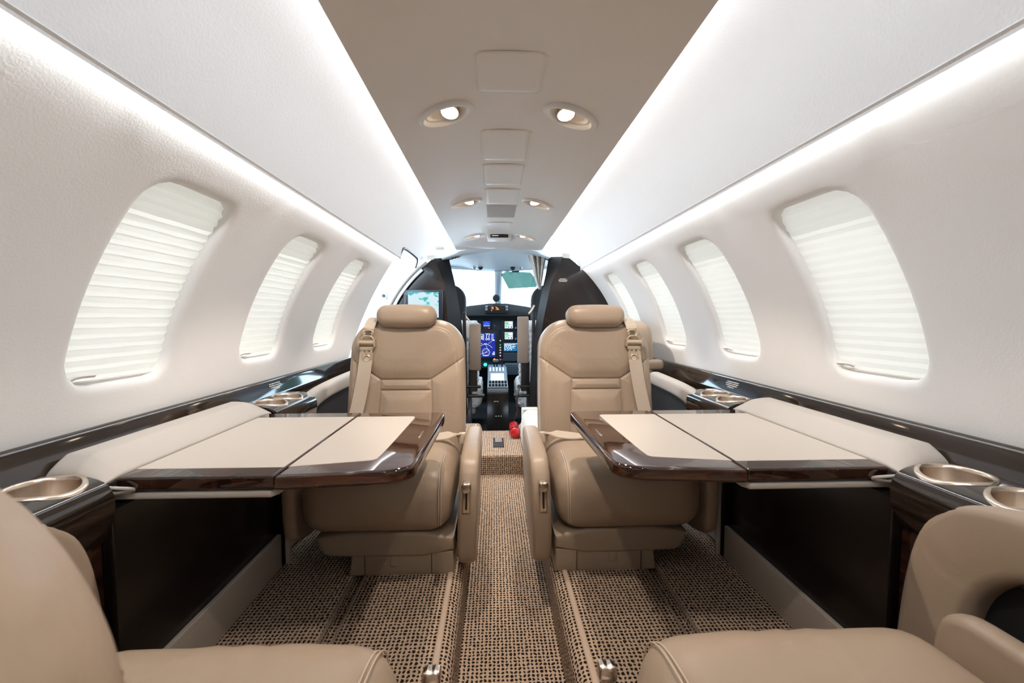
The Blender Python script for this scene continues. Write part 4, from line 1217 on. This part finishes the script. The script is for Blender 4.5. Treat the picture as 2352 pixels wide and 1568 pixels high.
for z0 in (.866, .766):
    b_ = disp('radio_display', .062, .135, z0, z0 + .063, .030, .187, z0 - .020, z0 + .080, 'scr_white')
    g = G()
    for (xa, xb, za, zb) in ((.064, .095, .040, .058), (.066, .090, .026, .034), (.064, .086, .006, .020)): g.box(xa, xb, yg, yg + .001, z0 + za, z0 + zb)
    g.build('green_field', M['scr_green'], b_, smooth=False)
    g = G()
    for (xa, xb, za, zb) in ((.066, .105, .036, .038), (.066, .100, .046, .048), (.090, .132, .030, .033), (.092, .102, .006, .016), (.118, .128, .004, .018), (.064, .12, .022, .024)): g.box(xa, xb, yg - .001, yg, z0 + za, z0 + zb)
    g.build('dark_text', M['black'], b_, smooth=False)
    g = G(); g.lathe([(.0, -.012), (.010, -.012), (.012, 0)], (.163, YF - .018, z0 + .004), 'Y', 14)
    for z in (.03, .045, .06): g.lathe([(.0, -.005), (.0035, -.005), (.004, 0)], (.170, YF - .018, z0 + z), 'Y', 8)
    g.build('knob', M['dashl'], b_)
b_ = disp('flight_computer', .054, .174, .657, .730, .037, .187, .560, .744, 'scr_cyan')
g = G(); rr = random.Random(5)
for i in range(9):
    z = .722 - i * .0072; x = .058
    while x < .165 - (i % 3) * .02:
        l = rr.uniform(.006, .02); g.box(x, x + l, yg, yg + .001, z, z + .0045); x += l + rr.uniform(.003, .02 if i > 3 else .006)
g.build('text', M['scr_white'], b_, smooth=False)
g = G()
for i in range(5):
    for j in range(10): g.box(.050 + j * .0128, .058 + j * .0128, YF - .0215, YF - .018, .570 + i * .0155, .579 + i * .0155)
k_ = g.build('keypad', M['dashl'], b_, smooth=False)
for z, m_, r in ((.752, 'l_white', .005), (.712, 'l_green2', .0055), (.688, 'l_white', .0055), (.664, 'l_white', .0055), (.640, 'l_white', .0055), (.613, 'l_white', .0055)):
    g = G(); g.lathe([(.0, -.007), (r * .7, -.006), (r, 0)], (.021, YF, z), 'Y', 12); g.build('indicator_lamp', M[m_], t)
g = G(); g.lathe([(.0, -.022), (.012, -.018), (.016, 0)], (-.117, YF, .531), 'Y', 14); g.build('gear_lamp', M['l_green'], t)
g = G(); g.lathe([(.0, -.012), (.008, -.012), (.009, 0)], (-.031, YF, .89), 'Y', 12); g.build('knob', M['dashl'], t)
g = G(); g.box(.062, .19, YF - .03, YF, .44, .545, .004); sw = g.build('switch_panel', M['dashl'], t)
g = G()
for i in range(4):
    for j in range(5): g.lathe([(.0, -.012), (.004, -.01), (.005, 0)], (.078 + j * .023, YF - .03, .46 + i * .023), 'Y', 8)
g.build('switch', M['black'], sw)

# centre pedestal
t = thing('pedestal', 'dark centre pedestal with lit radio console between pilot seats', 'pedestal', (-.01, 3.3, .134))
g = G(); g.box(-.088, .068, 3.10, 3.55, .134, .425, .006); g.build('pedestal_body', M['panel'], t)
for (x, z) in ((-.034, .362), (-.024, .364), (-.010, .362), (-.022, .255), (-.004, .256), (.014, .255)):
    g = G(); g.lathe([(.0, -.006), (.004, -.005), (.005, 0)], (x, 3.10, z), 'Y', 8); g.build('screw', M['chrome'], t)
def tilt(p): x, y, z = p; return (x, y, z + (y - 3.10) * .24)
g = G(); g.box(-.086, .066, 3.10, 3.56, .424, .452, .005); con = mesh('console', [tilt(p) for p in g.v], g.f, M['dashl'], t)
g = G(); g.box(-.062, .040, 3.26, 3.40, .450, .4545); mesh('console_display', [tilt(p) for p in g.v], g.f, M['scr_white'], con, smooth=False)
g = G(); g.box(-.083, .063, 3.105, 3.125, .451, .458)
for i in range(6):
    for j in range(2): g.lathe([(.009, -.004), (.009, .012), (.006, .014), (.0, .014)], (-.066 + i * .023, 3.155 + j * .06, .454), 'Z', 8)
mesh('console_knob', [tilt(p) for p in g.v], g.f, M['black'], con, smooth=False)
g = G()
for i in range(5): g.box(-.074 + i * .026, -.060 + i * .026, 3.44, 3.52, .450, .460, .002)
mesh('console_key', [tilt(p) for p in g.v], g.f, M['cockpit'], con)
t = thing('throttle_quadrant', 'grey throttle quadrant with levers ahead of the pedestal', 'throttle', (-.01, 3.7, .134))
g = G(); g.box(-.090, .065, 3.60, 3.86, .134, .548, .01); g.build('quadrant_body', M['dashl'], t)
for x in (-.035, -.012, .03):
    g = G(); g.tube([(x, 3.66, .54), (x, 3.64, .60)], .006, 8); lv = g.build('lever', M['black'], t)
    g = G(); g.box(x - .012, x + .012, 3.625, 3.655, .592, .614, .006); g.build('lever_grip', M['black'] if x > 0 else M['grey'], lv)
g = G(); g.box(-.040, -.026, 3.622, 3.626, .612, .622); g.build('amber_tag', M['l_amber'], t)
g = G(); g.box(.012, .024, 3.70, 3.71, .60, .612); g.build('red_tag', M['l_red'], t)

# pilot seats
for s, side, zt in ((-1, 'left', .92), (1, 'right', .97)):
    t = thing('pilot_seat', '%s pilot seat, black back with taupe armrest and white sheepskin' % side, 'seat', (s * .42, 3.3, .134), 'pilot seats')
    v, f = prism(rrect(*sorted((s * .25, s * .60)), .45, 1.215, .0, 8, rs=(.03, .03, .12, .12)), 'Y', 3.33, 3.43, .03, 4); mesh('backrest', v, f, M['blackm'], t, angle=60)
    g = G(); g.box(*sorted((s * .130, s * .208)), 3.05, 3.11, zt - .33, zt, .008, 3); ap = g.build('armrest_pad', M['taupe'], t)
    g = G(); g.box(*sorted((s * .155, s * .215)), 3.06, 3.12, .44, zt - .32, .006)
    g.tube([(s * .13, 3.07, .475), (s * .25, 3.07, .475)], .012, 8); g.tube([(s * .105, 3.09, .405), (s * .24, 3.09, .405)], .013, 8); g.box(*sorted((s * .195, s * .222)), 3.08, 3.11, .135, .50, .004)
    g.tube([(s * .235, 3.07, .40), (s * .245, 3.07, 1.0)], .012, 8)
    g.build('armrest_bracket', M['black'], t)
    g = G(); g.tube(smooth_path([(s * .21, 3.08, zt + .02), (s * .235, 3.09, zt + .05), (s * .25, 3.10, zt + .08)], 1), .007, 8); g.build('strap', M['belt'], t)
    def fz(x, y, z):
        q = .006 * math.sin(x * 170 + y * 90) * math.sin(z * 150 + x * 60); return (x + q, y + q, z + q)
    v, f = rbox((.155, .20, .10), .05, 5, fz); mesh('sheepskin_cushion', np.array(v) + np.array([s * .285, 3.40, .39]), f, M['fleece'], t)
    v, f = rbox((.125, .045, .24), .035, 4, fz); mesh('sheepskin_back', np.array(v) + np.array([s * .275, 3.26, .70]), f, M['fleece'], t)
    g = G(); g.box(*sorted((s * .17, s * .42)), 3.22, 3.58, .24, .30, .02); g.build('seat_pan', M['taupe'], t)
    g = G(); g.box(*sorted((s * .22, s * .40)), 3.26, 3.54, .134, .245); g.build('pedestal', M['black'], t)

# things by the right bulkhead
EX, EY, EZ = .080, 2.375, RZ + .0305
t = thing('fire_extinguisher', 'red fire extinguisher lying on the carpet step beside the cream pod', 'extinguisher', (EX, 2.5, RZ))
g = G(); g.lathe([(.0, -.008), (.018, -.007), (.0265, -.002), (.029, .006), (.029, .018)], (EX, EY, EZ), 'Y', 24); g.build('base_cap', M['red'], t)
g = G(); g.lathe([(.0285, .0), (.0285, .15), (.018, .185), (.009, .20), (.0, .20)], (EX, EY + .015, EZ), 'Y', 24); g.build('cylinder', M['red'], t)
g = G(); g.lathe([(.0305, .0), (.0305, .016)], (EX, EY + .022, EZ), 'Y', 24); g.build('strap', M['black'], t)
g = G(); g.tube(smooth_path([(EX, 2.60, EZ), (EX + .01, 2.56, EZ + .06), (EX + .02, 2.50, EZ + .10), (EX + .01, 2.46, EZ + .17), (EX + .03, 2.50, EZ + .24)], 2), .005, 8); g.build('hose', M['black'], t)
t = thing('first_aid_box', 'cream box with green label beyond the cream pod by the right bulkhead', 'box', (.17, 2.46, RZ))
g = G(); g.box(.122, .215, 2.44, 2.50, RZ, .445, .006); g.build('case', M['box'], t)
g = G(); g.box(.136, .200, 2.4385, 2.441, .392, .437); g.build('green_label', M['green'], t, smooth=False)
g = G(); g.box(.142, .180, 2.438, 2.4405, .378, .387); g.build('orange_label', M['orange'], t, smooth=False)
t = thing('side_pod', 'rounded cream pod on the aisle edge behind the right front seat', 'pod', (.17, 2.15, RZ))
def dpod(x, y, z): return (x + .016 * max(0, z / .08), y, z)
v, f = rbox((.055, .20, .085), .035, 5, dpod); mesh('pod_body', np.array(v) + np.array([.162, 2.17, RZ + .085]), f, M['box'], t)
for k, r in enumerate((.030, .037, .044)):
    g = G(); g.tube([(.160 + r * math.cos(a) * .9, 1.968, RZ + .02 + r * math.sin(a)) for a in lin(.9, 2.9, 14)], .0018, 6); g.build('contour_line', M['black'], t)
